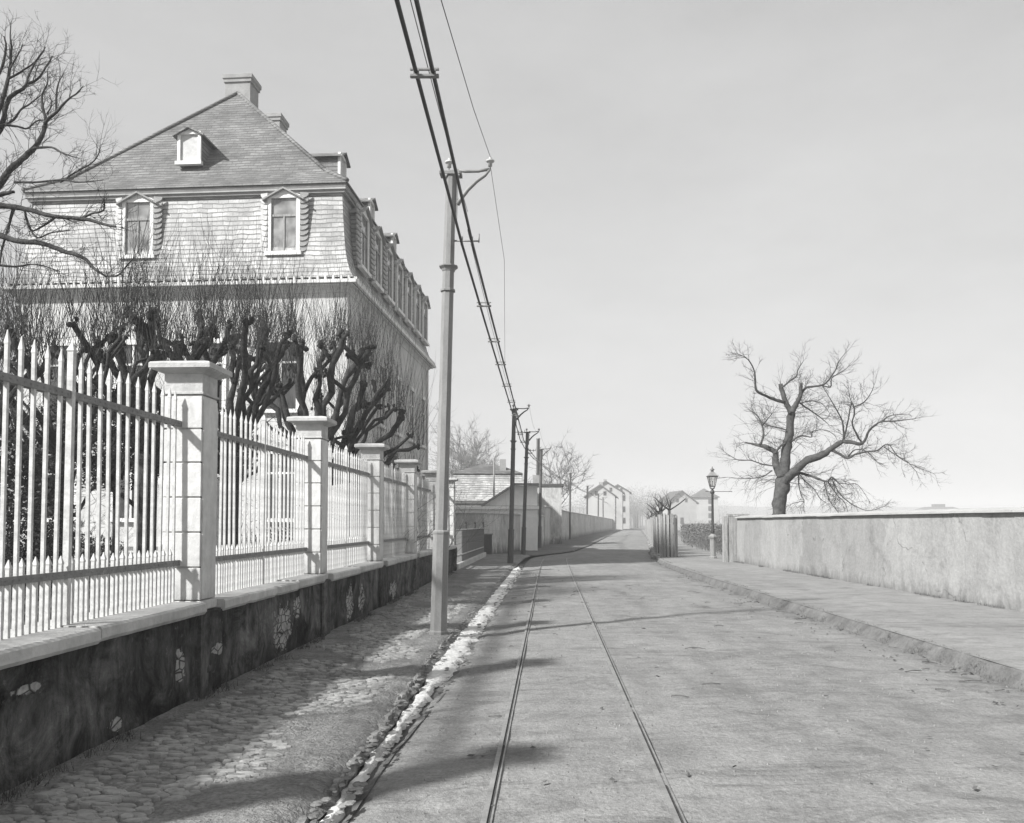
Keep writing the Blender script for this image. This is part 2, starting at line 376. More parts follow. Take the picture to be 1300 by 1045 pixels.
def strip(name, fl, fr, y0, y1, z, m, nx=8, near=.3, amp=0., grow=.02, zfun=None, kind='structure'):
    ys = ys_range(y0, y1, near, grow); vs = []; fs = []
    for y in ys:
        a, b = fl(y), fr(y)
        for i in range(nx+1):
            x = a+(b-a)*i/nx
            h = zfun(x, y, i/nx) if zfun else z
            if amp and y < 70 and 0 < i < nx: h += amp*(noise.noise(Vector((x*.9, y*.9, 3)))+.6*noise.noise(Vector((x*2.6, y*2.6, 7)))+.35*noise.noise(Vector((x*7, y*7, 9))))
            vs.append((x, y, h))
    for j in range(len(ys)-1):
        for i in range(nx):
            k = j*(nx+1)+i; fs.append((k, k+1, k+nx+2, k+nx+1))
    b = MB(); b.add(vs, fs, True); o = b.build(name, m)
    if kind: o['kind'] = kind
    return o

# ground sheet to the horizon
b = MB(); n = 40; vs = []; fs = []
for j in range(n+1):
    for i in range(n+1):
        x = ((i/n*2-1)**3)*1490; y = ((j/n*2-1)**3)*1490
        vs.append((x, y, -.22))
for j in range(n):
    for i in range(n): k = j*(n+1)+i; fs.append((k, k+1, k+n+2, k+n+1))
b.add(vs, fs); tag(b.build('ground', M['field']), kind='structure')

def road_z(x, y, t):
    c = .05*(1-(2*t-1)**2) - .035 - (.03*(1-t/.02) if t < .02 else 0)
    rut = -.010*math.exp(-((x-(railX(y)+1.75+.08*math.sin(y*.35)))/.13)**2) - .008*math.exp(-((x-(railX(y)+3.0+.1*math.sin(y*.27+1)))/.15)**2)
    for off in (-.3, 1.3): rut -= .008*math.exp(-((x-(railX(y)-.5+off))/.16)**2)
    return c + rut
GW = lambda y: min(.17, max(.07, .07+.1*(y-6)/3.5))
ROAD = strip('road', lambda y: gutX(y)+GW(y)*.8+.04*noise.noise(Vector((7, y*1.9, 4)))*(1 if y < 40 else 0), kerbX, -6, 250, 0, M['road'], 64, .11, .011, .006, road_z)
def pl_z(x, y, t): return .085 - .035*t - (.075*((t-.90)/.10)**1.5 if t > .90 else 0) + .012*noise.noise(Vector((x*6, y*5, 2)))*(1 if .02 < t < .98 else 0)
strip('pavement', lambda y: wallX(y)+.0, lambda y: gutX(y)-GW(y)*.55+.045*noise.noise(Vector((1, y*2.1, 4)))+.025*noise.noise(Vector((1, y*7, 4))), -6, 41, 0, M['pave'], 60, .07, .016, .004, pl_z)
strip('verge', lambda y: lwX(y)-.3 if y > 41 else -2.2, lambda y: gutX(y)+.2, 40.8, 240, 0, M['verge'], 14, .3, .02, .01, lambda x,y,t: .06-.04*t)
def pr_z(x, y, t): return .11 + .02*t
strip('footpath', lambda y: kerbX(y)+max(.05, .14-.006*max(0, y-12)), lambda y: 8.3 if y < 33 else kerbX(y)+3.4+(y-33)*.01, -6, 200, 0, M['pave_r'], 22, .16, .009, .01, pr_z)
strip('field_path', lambda y: 8.3, lambda y: 60, 33.2, 36.5, -.02, M['pave_r'], 10, .3, .01, .02)
strip('garden', lambda y: -45, lambda y: wallX(y)-.45, -10, 40, 0, M['garden'], 60, .4, .05, .01, lambda x,y,t: .12)

# kerb on the right: a worn, overgrown earth bank with a few sunken stones
def bank_z(x, y, t):
    e = t*t*(3-2*t); n_ = .006*noise.noise(Vector((x*5, y*3, 1)))+.006*noise.noise(Vector((x*14, y*12, 2)))
    return -.04 + .15*e + n_*math.sin(PI*t)
strip('kerb', lambda y: kerbX(y)-.03+.035*noise.noise(Vector((0, y*2.2, 3))), lambda y: kerbX(y)+max(.06, .17-.006*max(0, y-12))+.04*noise.noise(Vector((4, y*1.7, 3))), -6, 120, 0, M['bank'], 12, .05, 0, .006, bank_z)
b = MB(); rr = random.Random(41)
for k in range(6000):
    y = 6.5+30*rr.random()**1.25; t_ = rr.random(); x = kerbX(y)-.05+.25*t_; s = rr.uniform(.012, .035)
    if noise.noise(Vector((x*2, y*1.3, 6))) < -.1: continue
    p = Vector((x, y, bank_z(x, y, t_)-.005)); d = Vector((rr.gauss(0,.6), rr.gauss(0,.6), 1)).normalized()*s*1.6; q = Vector((rr.gauss(0,1), rr.gauss(0,1), 0)).normalized()*.003*(1+y*.06)
    b.add([p-q, p+q, p+d], [(0,1,2)])
tag(b.build('kerb_grass', M['hedge_stem']), 'short withered grass along the right kerb bank', 'grass', kind='stuff')

# gutter: muddy ditch with broken edge stones and a pale silted run of water
def gz(x, y, t): return -.07 + .03*abs(2*t-1)**1.6 + .012*noise.noise(Vector((x*9, y*6, 3)))
gw_ = lambda y: .14+.12*min(1, max(0, (y-6)/4))
strip('gutter_bed', lambda y: gutX(y)-GW(y)*1.5, lambda y: gutX(y)+GW(y)*1.5, -6, 34, 0, M['mud'], 10, .12, .02, .006, gz)
b = MB()
vs = []; fs = []; ys = ys_range(4.0, 31.5, .06, .004)
for k, y in enumerate(ys):
    n1, n2 = noise.noise(Vector((0, y*1.7, 5))), noise.noise(Vector((3, y*6.1, 5)))
    wide = max(.05, .13 + .05*n1 + .05*n2)*(1.25 if y < 20 else 1.5); thin = max(.006, .022+.02*n2+.02*n1)
    f_ = 1; wv = wide*min(1, max(.30*GW(y)/.1+.25*n2, .3+(y-8.2)/1.8))
    c = gutX(y) + .05*noise.noise(Vector((0, y*1.1, 9)))*f_ - (1-f_)*(GW(y)-.01+.02*noise.noise(Vector((0, y*2.5, 9))))
    z0_ = -.022
    if y > 29: wv *= max(.1, (31.6-y)/2.6)
    for i in range(7):
        u = i/6*2-1
        vs.append((c+u*wv*(1+.35*noise.noise(Vector((i, y*5, 2)))), y, z0_ + .008*(1-u*u) + .020*noise.noise(Vector((u*3, y*5, 1))) + .016*noise.noise(Vector((u*6, y*14, 1))) - (.04 if abs(u) == 1 else 0)))
for k in range(len(ys)-1):
    for i in range(6): q = k*7+i; fs.append((q, q+1, q+8, q+7))
b.add(vs, fs, True)
tag(b.build('gutter_silt', M['lime']), 'pale frozen run of silt along the street gutter', 'silt', kind='stuff')
b = MB(); rr = random.Random(4)
for k in range(700):
    y = 3.5 + 29*rr.random()**1.3; side = rr.choice((-1, -1, 1)); s = rr.uniform(.008, .024)
    x = gutX(y)+side*GW(y)*rr.uniform(.4, 1.3); z = .0+.02*rr.random()+(.02 if side < 0 else 0)
    pr = [(0.2, -.6), (.9, -.3), (1, .1), (.6, .5), (.1, .62)]
    a0 = rr.random()*6
    rs = [[(x+s*r*(1+.3*rr.random())*math.cos(a0+q)*1.3, y+s*r*(1+.3*rr.random())*math.sin(a0+q)*1.7, z+s*zz*.7) for q in [2*PI*i/6 for i in range(6)]] for r, zz in pr]
    b.rings(rs)
for k in range(95):                                  # longer pale edge stones lining the left lip of the ditch
    y = 3.8+.16*k*(1+.001*k); 
    if y > 12 or rr.random() < .3: continue
    x = gutX(y)-GW(y)+rr.uniform(-.02, .02); hx, hy = rr.uniform(.012, .03), rr.uniform(.05, .11); z = .04
    b.rings([[(x+p*hx*q, y+o*hy*q+rr.uniform(-.008,.008), zz+rr.uniform(-.004,.004)) for p, o in ((-1,-.7),(0,-1),(1,-.6),(.8,.7),(0,1),(-.9,.7))] for q, zz in ((1.1, -.05), (1, z-.01), (.75, z+.008))])
tag(b.build('gutter_stones', M['stone_mix']), 'small broken stones strewn along both sides of the gutter', 'stones', kind='stuff')

# tram rails: narrow grooved rails proud of the surface
def rail(off, label):
    t_ = thing('tram_rail', label, 'rail', (0, 0, 0), group='rails of the tram line')
    ys = ys_range(-5, 110, .5, .02)
    e_ = 0 if off < .5 else -.003
    for nm, o0, o1, z0, z1, m in (('rail_head', 0, .030, -.05, .008+e_, 'steel'), ('rail_groove', .031, .047, -.05, .000+e_, 'groove'), ('check_lip', .048, .058, -.05, .006+e_, 'steel')):
        q = MB(); rs = []
        for y in ys:
            x = railX(y)-.5+off; zc = road_z(x, y, min(1,max(0,(x-gutX(y)-.17)/(kerbX(y)-gutX(y)-.17)))) + .010 - .06*min(1, max(0, (y-36)/8))
            rs.append([(x+o0,y,zc+z0),(x+o1,y,zc+z0),(x+o1,y,zc+z1),(x+o0,y,zc+z1)])
        q.rings(rs); q.build(nm, M[m], t_)
rail(0, 'left rail of the tram track, nearer the gutter')
rail(1.0, 'right rail of the tram track, in the middle of the road')

# loose gravel and dead leaves
b = MB(); rr = random.Random(11)
for k in range(2600):
    y = 3.8 + 26*rr.random()**1.8; x = rr.uniform(gutX(y)+.3, kerbX(y)-.02)
    s = rr.uniform(.003, .010)*(1+y*.02); z = road_z(x, y, (x-gutX(y))/(kerbX(y)-gutX(y)))+.006
    a = rr.random()*6; vs = [(x+s*math.cos(a+i*PI/2)*rr.uniform(.7,1.4), y+s*math.sin(a+i*PI/2)*rr.uniform(.7,1.6), z-.01) for i in range(4)] + [(x, y, z+s*.7)]
    b.add(vs, [(0,1,4),(1,2,4),(2,3,4),(3,0,4)])
tag(b.build('gravel', M['pebble']), 'loose gravel scattered over the road surface', 'gravel', kind='stuff')
b = MB()
for k in range(360):
    if k % 2: y = 5+22*rr.random()**1.4; x = kerbX(y)-abs(rr.gauss(0, .35))-.05
    else: y = 4+24*rr.random(); x = rr.uniform(gutX(y)+.3, kerbX(y)-.2)
    s = rr.uniform(.010, .026); z = road_z(x, y, min(1,(x-gutX(y))/(kerbX(y)-gutX(y))))+.012
    a = rr.random()*6
    vs = [(x+s*math.cos(a)*1.5, y+s*math.sin(a)*1.5, z+rr.uniform(0,.012)), (x-s*math.sin(a)*.6, y+s*math.cos(a)*.6, z+rr.uniform(0,.02)), (x-s*math.cos(a)*1.5, y-s*math.sin(a)*1.5, z+rr.uniform(0,.012)), (x+s*math.sin(a)*.6, y-s*math.cos(a)*.6, z)]
    b.add(vs, [(0,1,2,3)])
for k in range(60):
    y = 5+20*rr.random(); x = rr.uniform(gutX(y)+.3, kerbX(y)-.1) if k % 2 else kerbX(y)-abs(rr.gauss(0,.5))-.05; z = road_z(x, y, min(1,(x-gutX(y))/(kerbX(y)-gutX(y))))+.014
    a = rr.gauss(0, .5); L_ = rr.uniform(.05, .22)
    b.tube([(x, y, z), (x+L_*.5*math.cos(a), y+L_*.5*math.sin(a)+rr.gauss(0,.02), z+.008), (x+L_*math.cos(a), y+L_*math.sin(a), z)], [.006,.005,.003], 4)
tag(b.build('dead_leaves', M['leaf']), 'dead leaves and straw blown against the right kerb', 'leaves', kind='stuff')
# flat setts standing out of the mud of the left pavement
b = MB(); rr = random.Random(23)
for k in range(4600):
    y = 3.4+17*rr.random()**1.25; a = wallX(y)+.25; x = a + (gutX(y)-.35-a)*rr.random()
    if noise.noise(Vector((x*1.1, y*.8, 2))) < (-.25 if x < a+1.0 else .02): continue
    hx, hy = rr.uniform(.025, .06), rr.uniform(.014, .03); z = .085-.04*(x-a)/(gutX(y)-a)
    c = rr.uniform(.25,.45); top = z+rr.uniform(.004, .024); j = lambda: rr.uniform(-.008,.008)
    o = [(-hx,-hy*c),(-hx*c,-hy),(hx*c,-hy),(hx,-hy*c),(hx,hy*c),(hx*c,hy),(-hx*c,hy),(-hx,hy*c)]
    b.rings([[(x+p*1.15,y+q*1.15,z-.03) for p,q in o],[(x+p,y+q,top-.008) for p,q in o],[(x+p*.8+j(),y+q*.8,top+j()*.3) for p,q in o]])
tag(b.build('paving_setts', M['sett']), 'worn setts standing out of the dirt of the left pavement', 'setts', kind='stuff')

# ---------------------------------------------------------------- garden wall, pillars and iron fence (left)
ANG = math.atan(.045)                                # street direction turned from +Y
RZ = -ANG
def on_wall(s, off=0.0):                              # s metres along the wall line from y=0, off to the street side
    u = Vector((math.sin(ANG), math.cos(ANG))); q = Vector((u.y, -u.x))
    p = Vector((-3.0, 0)) + u*s + q*off
    return (p.x, p.y, 0)
PY = [3.56-3.865, 3.56, 7.42, 11.28, 15.15, 19.0, 22.9, 26.75]    # y of each pillar's near face
SC = math.hypot(1, .045)
gw = thing('garden_wall', 'dark stained low plaster wall under the white iron fence', 'wall', (-3, 0, 0), RZ)
b = MB(); b.box(-.40, 0, -6, 27.25*SC, -.2, .78)
for y in PY: b.box(-.3, .045, (y-.06)*SC, (y+.40)*SC, -.2, .795)
o = b.build('wall', M['wall_dark'], gw)
# plaster needs body: displaced skin on the street side
vs = []; fs = []; NY, NZ = 560, 16; y0, y1 = 2.0, 27.2
for j in range(NY+1):
    for i in range(NZ+1):
        y = y0+(y1-y0)*j/NY; z = .0+.785*i/NZ
        d = .012+.02*noise.noise(Vector((y*1.3, z*2, 0)))+.014*noise.noise(Vector((y*4, z*5, 4)))+.008*noise.noise(Vector((y*11, z*12, 8)))
        if any(py-.06 < y/SC < py+.4 for py in PY): d += .045
        if i in (0, NZ): d = max(0, d)
        vs.append((max(d, .003), y, z+(.03 if 0 else 0)))
for j in range(NY):
    for i in range(NZ): k = j*(NZ+1)+i; fs.append((k, k+1, k+NZ+2, k+NZ+1))
b = MB(); b.add(vs, fs, True); b.build('plaster_face', M['ruin'], gw)
rr = random.Random(8)
for k in range(len(PY)-1):
    a, c = (PY[k]+.37)*SC, (PY[k+1]-.03)*SC; seg = 2 if k != 2 else 3
    for j in range(seg):
        s0 = a+(c-a)*j/seg; s1 = a+(c-a)*(j+1)/seg-.012
        b = MB(); dz = rr.uniform(-.01, .008)
        N = 24; rs = []
        for i in range(N+1):
            y = s0+(s1-s0)*i/N; e = .085+.012*noise.noise(Vector((y*3, k, 1)))+.008*noise.noise(Vector((y*9, k, 2))); 
            if noise.noise(Vector((y*2.3, k*3, 9))) > .42: e -= .03
            rs.append([(-.44,y,.785+dz),(e-.02,y,.775+dz),(e,y,.80+dz),(e,y,.862+dz),(e-.02,y,.878+dz),(-.44,y,.882+dz)])
        b.rings(rs); b.build('coping', M['coping'], gw)
PL = ['nearest white stone gate pillar of the fence, partly out of frame', 'big white banded pillar nearest the camera', 'second white banded pillar along the fence',
      'third white pillar, under the dark forked limbs', 'fourth white pillar from the left with twigs round its cap', 'fifth white pillar, partly behind the tall tram pole',
      'last white pillar, beside the low grey railing']
def make_pillar(label):
    t_ = thing('fence_pillar', label, 'pillar', group='white stone pillars of the garden fence')
    h = .165; core = MB(); core.box(-h+.016, h-.016, -h+.016, h-.016, .80, 2.70); core.build('core', M['pillar'], t_)
    s = MB()
    zs = [.885, 1.17, 1.47, 1.77, 2.07, 2.36, 2.655]
    for i in range(len(zs)-1):
        e = .006 if i == 0 else 0
        s.box(-h-e, h+e, -h-e, h+e, zs[i]+.0065, zs[i+1]-.0065, .004)
    s.build('shaft', M['pillar'], t_)
    p = MB(); p.box(h+.001, h+.014, -h+.02, h-.02, .9, 2.62); p.build('side_panel', M['pillar'], t_)
    q = MB(); q.box(-h-.02, h+.02, -h-.02, h+.02, .80, .884, .01); q.build('base', M['coping'], t_)
    c = MB(); c.sqlathe([(0,2.655),(.014,2.66),(.014,2.675),(.002,2.68),(.002,2.835),(.02,2.842),(.05,2.855),(.085,2.866),(.088,2.874),(.1,2.876),(.1,2.915),(.09,2.928),(.02,2.945)], h, h)
    c.build('cap', M['coping'], t_)
    return t_
p0 = make_pillar(PL[0]); first = True
for i, y in enumerate(PY[1:]):
    o = p0 if first else copy_tree(p0); first = False
    o['label'] = PL[i]
    x, yy, _ = on_wall((y+.165)*SC, -.165); o.location = (x, yy, 0); o.rotation_euler = (0, 0, RZ)
# iron panels: local y along the fence from pillar to pillar
def spear(r0, z0, z1, rx, tip=.09):
    m = MB(); rs = [[(-rx,-rx,z),(rx,-rx,z),(rx,rx,z),(-rx,rx,z)] for z in (z0, z1-tip)]
    rs.append([(-rx*1.25,-rx*1.25,z1-tip+.012),(rx*1.25,-rx*1.25,z1-tip+.012),(rx*1.25,rx*1.25,z1-tip+.012),(-rx*1.25,rx*1.25,z1-tip+.012)])
    rs.append([(-.002,-.002,z1),(.002,-.002,z1),(.002,.002,z1),(-.002,.002,z1)]); m.rings(rs); return m
FL = ['white spiked iron fence panel closest to the camera at the left edge', 'white iron fence panel between the first and second banded pillars', 'white iron fence panel between the second and third pillars',
      'white iron fence panel between the third and fourth pillars', 'white iron fence panel between the fourth and fifth pillars', 'white iron fence panel just past the tall tram pole']
def make_panel(label):
    t_ = thing('iron_fence', label, 'fence', group='white iron panels between the pillars')
    L = 3.53; n = 26; st = L/n; jr = random.Random(3)
    tall = spear(0, .86, 2.68, .0112).build('bar', M['iron_white'], t_); thick = None
    me_short = None
    for i in range(n):
        y = st*(i+.5)
        if i == 0: o = tall
        elif i == 13:
            o = spear(0, .86, 2.76, .02, .07).build('standard', M['iron_white'], t_)
        else: o = tall.copy(); COL.objects.link(o); o.parent = t_
        o.location = (0, y, jr.uniform(-.008,.008)); o.rotation_euler = (jr.uniform(-.006,.006), jr.uniform(-.006,.006), 0)
        if i == n-1: continue
        if me_short is None: me_short = sh = spear(0, .86, 1.335, .0125, .06).build('short_bar', M['iron_white'], t_)
        else: sh = me_short.copy(); COL.objects.link(sh); sh.parent = t_
        sh.location = (0, y+st/2, jr.uniform(-.006,.006)); sh.rotation_euler = (jr.uniform(-.006,.006), 0, 0)
    for z in (2.40, 1.21):
        r = MB(); r.box(.0155, .028, 0, L, z-.024, z+.024)
        r.box(-.028, -.0155, 0, L, z-.024, z+.024)
        for i in range(n): r.lathe([(.009,0),(.009,.004),(.004,.008)], 6, (0,0,0)) if 0 else None
        for i in range(n*2-1):
            y = st*(i+1)/2
            r.add([(.028,y-.007,z-.007),(.028,y+.007,z-.007),(.028,y+.007,z+.007),(.028,y-.007,z+.007),(.036,y,z)], [(0,1,4),(1,2,4),(2,3,4),(3,0,4)])
        r.build('rail', M['iron_grey'], t_)
    return t_
f0 = make_panel(FL[0]); first = True
for i in range(6):
    o = f0 if first else copy_tree(f0); first = False
    o['label'] = FL[i]
    x, yy, _ = on_wall((PY[i+1]+.335)*SC, -.2); o.location = (x, yy, 0); o.rotation_euler = (0, 0, RZ)
# low railing on its kerb past the last pillar
lr = thing('low_railing', 'low grey iron railing on a stone kerb past the last pillar', 'railing', (-1.80, 27.25, 0), -math.atan(.05))
b = MB(); b.box(-.2, .12, 0, 11.0, -.1, .26, .02); b.build('kerb_stone', M['coping'], lr)
for z in (.50, 1.33):
    b = MB(); b.box(-.02, .02, 0, 10.9, z-.02, z+.02); b.build('rail', M['iron_white'], lr)
base = None
for i in range(74):
    if base is None:
        b = MB(); b.box(-.009, .009, -.012, .012, .25, 1.31); base = q = b.build('bar', M['iron_low'], lr)
    else: q = base.copy(); COL.objects.link(q); q.parent = lr
    q.location = (0, .12+i*.145, 0)
for y in (0.1, 3.6, 7.0, 10.85):
    b = MB(); b.box(-.03, .03, -.03, .03, .2, 1.5); b.lathe([(.02,1.5),(.05,1.54),(.05,1.58),(.01,1.62)], 10); b.build('post', M['iron_low'], lr, (0, y, 0))

# ---------------------------------------------------------------- street walls
def wall_run(name, label, pts, th, h, m, cope, mc, ch=.07, ov=.05, side=1, zb=-.2, slabs=False):
    t_ = thing(name, label, 'wall')
    body = MB(); cp = MB(); P = [Vector((p[0], p[1], 0)) for p in pts]; rsb = []; rsc = []
    for i, p in enumerate(P):
        d = (P[min(i+1,len(P)-1)]-P[max(i-1,0)]).normalized(); q = Vector((d.y, -d.x, 0))*side
        hh = h[i] if isinstance(h, (list, tuple)) else h
        a, c = p, p-q*th
        rsb.append([(a.x,a.y,zb),(a.x,a.y,hh),(c.x,c.y,hh),(c.x,c.y,zb)])
        a, c, mid = p+q*ov, p-q*(th+ov), p-q*th/2
        rsc.append([(a.x,a.y,hh+.001),(a.x,a.y,hh+ch*.55),(mid.x,mid.y,hh+ch+.02),(c.x,c.y,hh+ch*.55),(c.x,c.y,hh+.001)])
    body.rings(rsb); body.build('wall', m, t_)
    if slabs:
        jr = random.Random(3)
        for i in range(len(rsc)-1):
            L_ = (P[i+1]-P[i]).length; n_ = max(1, round(L_/1.3))
            for k in range(n_):
                f0, f1 = k/n_+.003, (k+1)/n_-.003; dz = Vector((jr.uniform(-.006,.006), 0, jr.uniform(-.0,.010)))
                cp.rings([[Vector(p).lerp(Vector(q), f)+dz for p, q in zip(rsc[i], rsc[i+1])] for f in (f0, f1)])
    else: cp.rings(rsc)
    cp.build('coping', mc, t_)
    return t_
pts = [(8.18, y) for y in (-8, -2, 2, 6)] + [(8.16+.02*noise.noise(Vector((y*.2,0,0))), y) for y in range(8, 32, 2)] + [(8.2, 31.6)]
rw = wall_run('boundary_wall', 'long pale rendered wall on the right with a thin stone coping', pts, .35, [1.72 + .012*noise.noise(Vector((p[1]*.15, 1, 0))) + max(0, (10-p[1]))*.004 for p in pts], M['rwall'], None, M['rcope'], .07, .085, -1, slabs=True)
# end pier of the right wall: a plank-clad gate post
gp = thing('plank_gate', 'weathered upright plank gate leaf at the far end of the pale wall', 'gate', (7.9, 31.75, 0))
for i in range(4):
    b = MB(); b.box(.02+i*.18, .19+i*.18, 0, .03, .1+.02*(i%2), 1.82-.02*(i==1)); b.build('plank', M['plank'], gp)
b = MB(); b.box(-.05, .8, -.03, .07, 1.83, 1.88); b.build('top_rail', M['plank'], gp)
b = MB(); b.box(-.18, -.02, -.05, .12, 0, 1.80, .01); b.build('post', M['plank'], gp)
# left far walls
pA = [(-3.2, 41.3), (-2.2, 41.1), (-1.3, 41.0), (-.6, 43), (.1, 46), (.9, 49.5), (1.6, 52.5), (2.1, 56.8)]
wall_run('garden_wall', 'stained plaster wall curving behind the second and third tram poles', pA, .3, [1.98,1.98,1.97,1.97,1.97,1.96,1.96,1.95], M['lwall'], None, M['rcope'], .08, .05, 1)
pB = [(lwX(y), y) for y in (57.2, 62, 70, 80, 90, 100, 110, 125, 140, 156, 175, 200)]
wall_run('street_wall', 'long tall plaster wall along the bend behind the far tram poles', pB, .35, [2.62,2.6,2.55,2.5,2.5,2.5,2.5,2.45,2.4,2.35,2.3,2.3], M['lwall'], None, M['rcope'], .12, .08, 1)
dp = thing('coal_hatch', 'dark low wooden hatch set against the plaster wall', 'hatch', (-1.62, 40.82, 0))
b = MB(); b.box(-.0, .68, 0, .1, 0, 1.0, .01); b.build('hatch_board', M['pole_dark'], dp)
b = MB(); b.box(-.05, .73, -.02, .1, 1.002, 1.05); b.build('hatch_frame', M['pole'], dp)

b = MB(); rr = random.Random(61)
for k in range(9000):
    if k % 2: y = 7+25*rr.random()**1.2; x = 8.15-abs(rr.gauss(0,.05)); z = .12; q_ = y*.5
    else: y = 3.5+24*rr.random()**1.2; x = wallX(y)+.05+abs(rr.gauss(0,.06)); z = .085; q_ = y*.7+40
    if noise.noise(Vector((q_, 0, 1))) + .5*noise.noise(Vector((q_*4, 0, 1))) < .05: continue
    s_ = rr.uniform(.03, .11)
    p = Vector((x, y, z-.01)); d = Vector((rr.gauss(0,.5), rr.gauss(0,.5), 1)).normalized()*s_; q = Vector((rr.gauss(0,1), rr.gauss(0,1), 0)).normalized()*.003*(1+y*.05)
    b.add([p-q, p+q, p+d], [(0,1,2)])
tag(b.build('weeds', M['leaf']), 'short weeds and dry grass along the feet of the walls', 'weeds', kind='stuff')
# ---------------------------------------------------------------- the mansard house
HO = Vector((-5.3, 27.0, 0)); HR = -math.atan(.078); HW, HL = 10.5, 14.0
H = thing('mansard_house', 'large slate mansard house with dormer windows behind the garden fence', 'house', HO, HR)
b = MB(); b.box(-HW-.18, .18, -.18, HL+.18, -.2, 8.75); b.build('wall', M['house'], H)
hx, hy = HW/2, HL/2; HC = (-hx, hy, 0)
b = MB(); b.sqlathe([(.181,8.74),(.21,8.75),(.21,8.83),(.24,8.86),(.30,8.93),(.40,8.94),(.40,8.98),(.20,9.0)], hx, hy, HC)
b.build('cornice', M['house'], H)
b = MB()                                             # eaves gutter: half-round on the outside of the cornice
prof = [(.43,8.985),(.52,8.99),(.53,9.09),(.50,9.095),(.49,9.03),(.43,9.03)]
rs = [[(HC[0]-hx-o,HC[1]-hy-o,z),(HC[0]+hx+o,HC[1]-hy-o,z),(HC[0]+hx+o,HC[1]+hy+o,z),(HC[0]-hx-o,HC[1]+hy+o,z)] for o, z in prof]
b.rings(rs + [rs[0]], caps=False)                    # gutter brackets, standing before a band coloured dark as shade
for k in range(46):
    x = -HW-.3+k*(HW+.6)/45; b.box(x-.03, x+.03, -.51, -.37, 9.097, 9.20)
for k in range(60):
    y = -.3+k*(HL+.6)/59; b.box(.37, .51, y-.03, y+.03, 9.097, 9.20)
b.build('gutter', M['white'], H)
b = MB(); b.sqlathe([(.34,9.0),(.36,9.01),(.36,9.17),(.34,9.18)], hx, hy, HC); b.build('eaves_shade_band', M['pole_dark'], H)  # dark ring that paints the shade in the gaps between gutter and slates
mprof = [(.40,9.19),(.33,9.32),(.24,9.5),(.15,9.75),(.07,10.1),(.01,10.6),(-.04,11.2),(-.08,11.7),(-.10,12.02)]
b = MB(); b.sqlathe([(.30,9.181)]+mprof, hx, hy, HC); b.build('mansard', M['slate_w'], H)
b = MB(); b.sqlathe([(-.06,12.0),(.0,12.01),(.0,12.08),(.06,12.10),(.04,12.15),(.06,12.20),(.06,12.26),(.0,12.27)], hx, hy, HC); b.build('eaves_cornice', M['brick'], H)
b = MB()                                             # hipped upper roof
def rect(i_, z): return [(HC[0]-hx+i_,HC[1]-hy+i_,z),(HC[0]+hx-i_,HC[1]-hy+i_,z),(HC[0]+hx-i_,HC[1]+hy-i_,z),(HC[0]-hx+i_,HC[1]+hy-i_,z)]
r0, r1, r2 = rect(-.12, 12.275), rect(-.12, 12.32), rect(.85, 13.05)
ap = (-hx-.12, 4.55, 17.68); ar = (-hx-.12, HL-4.55, 17.68)
vs = r0+r1+r2+[ap, ar]; fs = [(3,2,1,0)]
for k in (0, 4):
    for i in range(4): j = (i+1) % 4; fs.append((k+i, k+j, k+4+j, k+4+i))
fs += [(8,9,12), (9,10,13,12), (10,11,13), (11,8,12,13)]
b.add(vs, fs); RF = b.build('roof', M['slate_s'], H)
b = MB()                                             # hip slates
for p0_, p1_ in ((r2[1], ap), (r2[0], ap), (r1[1], r2[1]), (r1[0], r2[0]), (r2[2], ar), (ap, ar)):
    b.tube([Vector(p0_)+Vector((0,0,.02)), Vector(p1_)+Vector((0,0,.02))], .075, 6)
b.build('hip_ridge', M['slate_s'], RF)
def chimney(x, y, wx, wy, z0, z1):
    c = MB(); c.box(x-wx/2, x+wx/2, y-wy/2, y+wy/2, z0, z1-.34); c.build('chimney', M['brick'], RF)
    q = MB(); q.sqlathe([(0,z1-.34),(.05,z1-.32),(.05,z1-.22),(.09,z1-.18),(.09,z1-.03),(.05,z1)], wx/2, wy/2, (x, y, 0))
    q.build('chimney_cap', M['brick'], RF)
chimney(-5.6, 5.5, .98, .85, 15.6, 18.72); chimney(-5.68, 9.5, .62, .9, 15.6, 19.1)

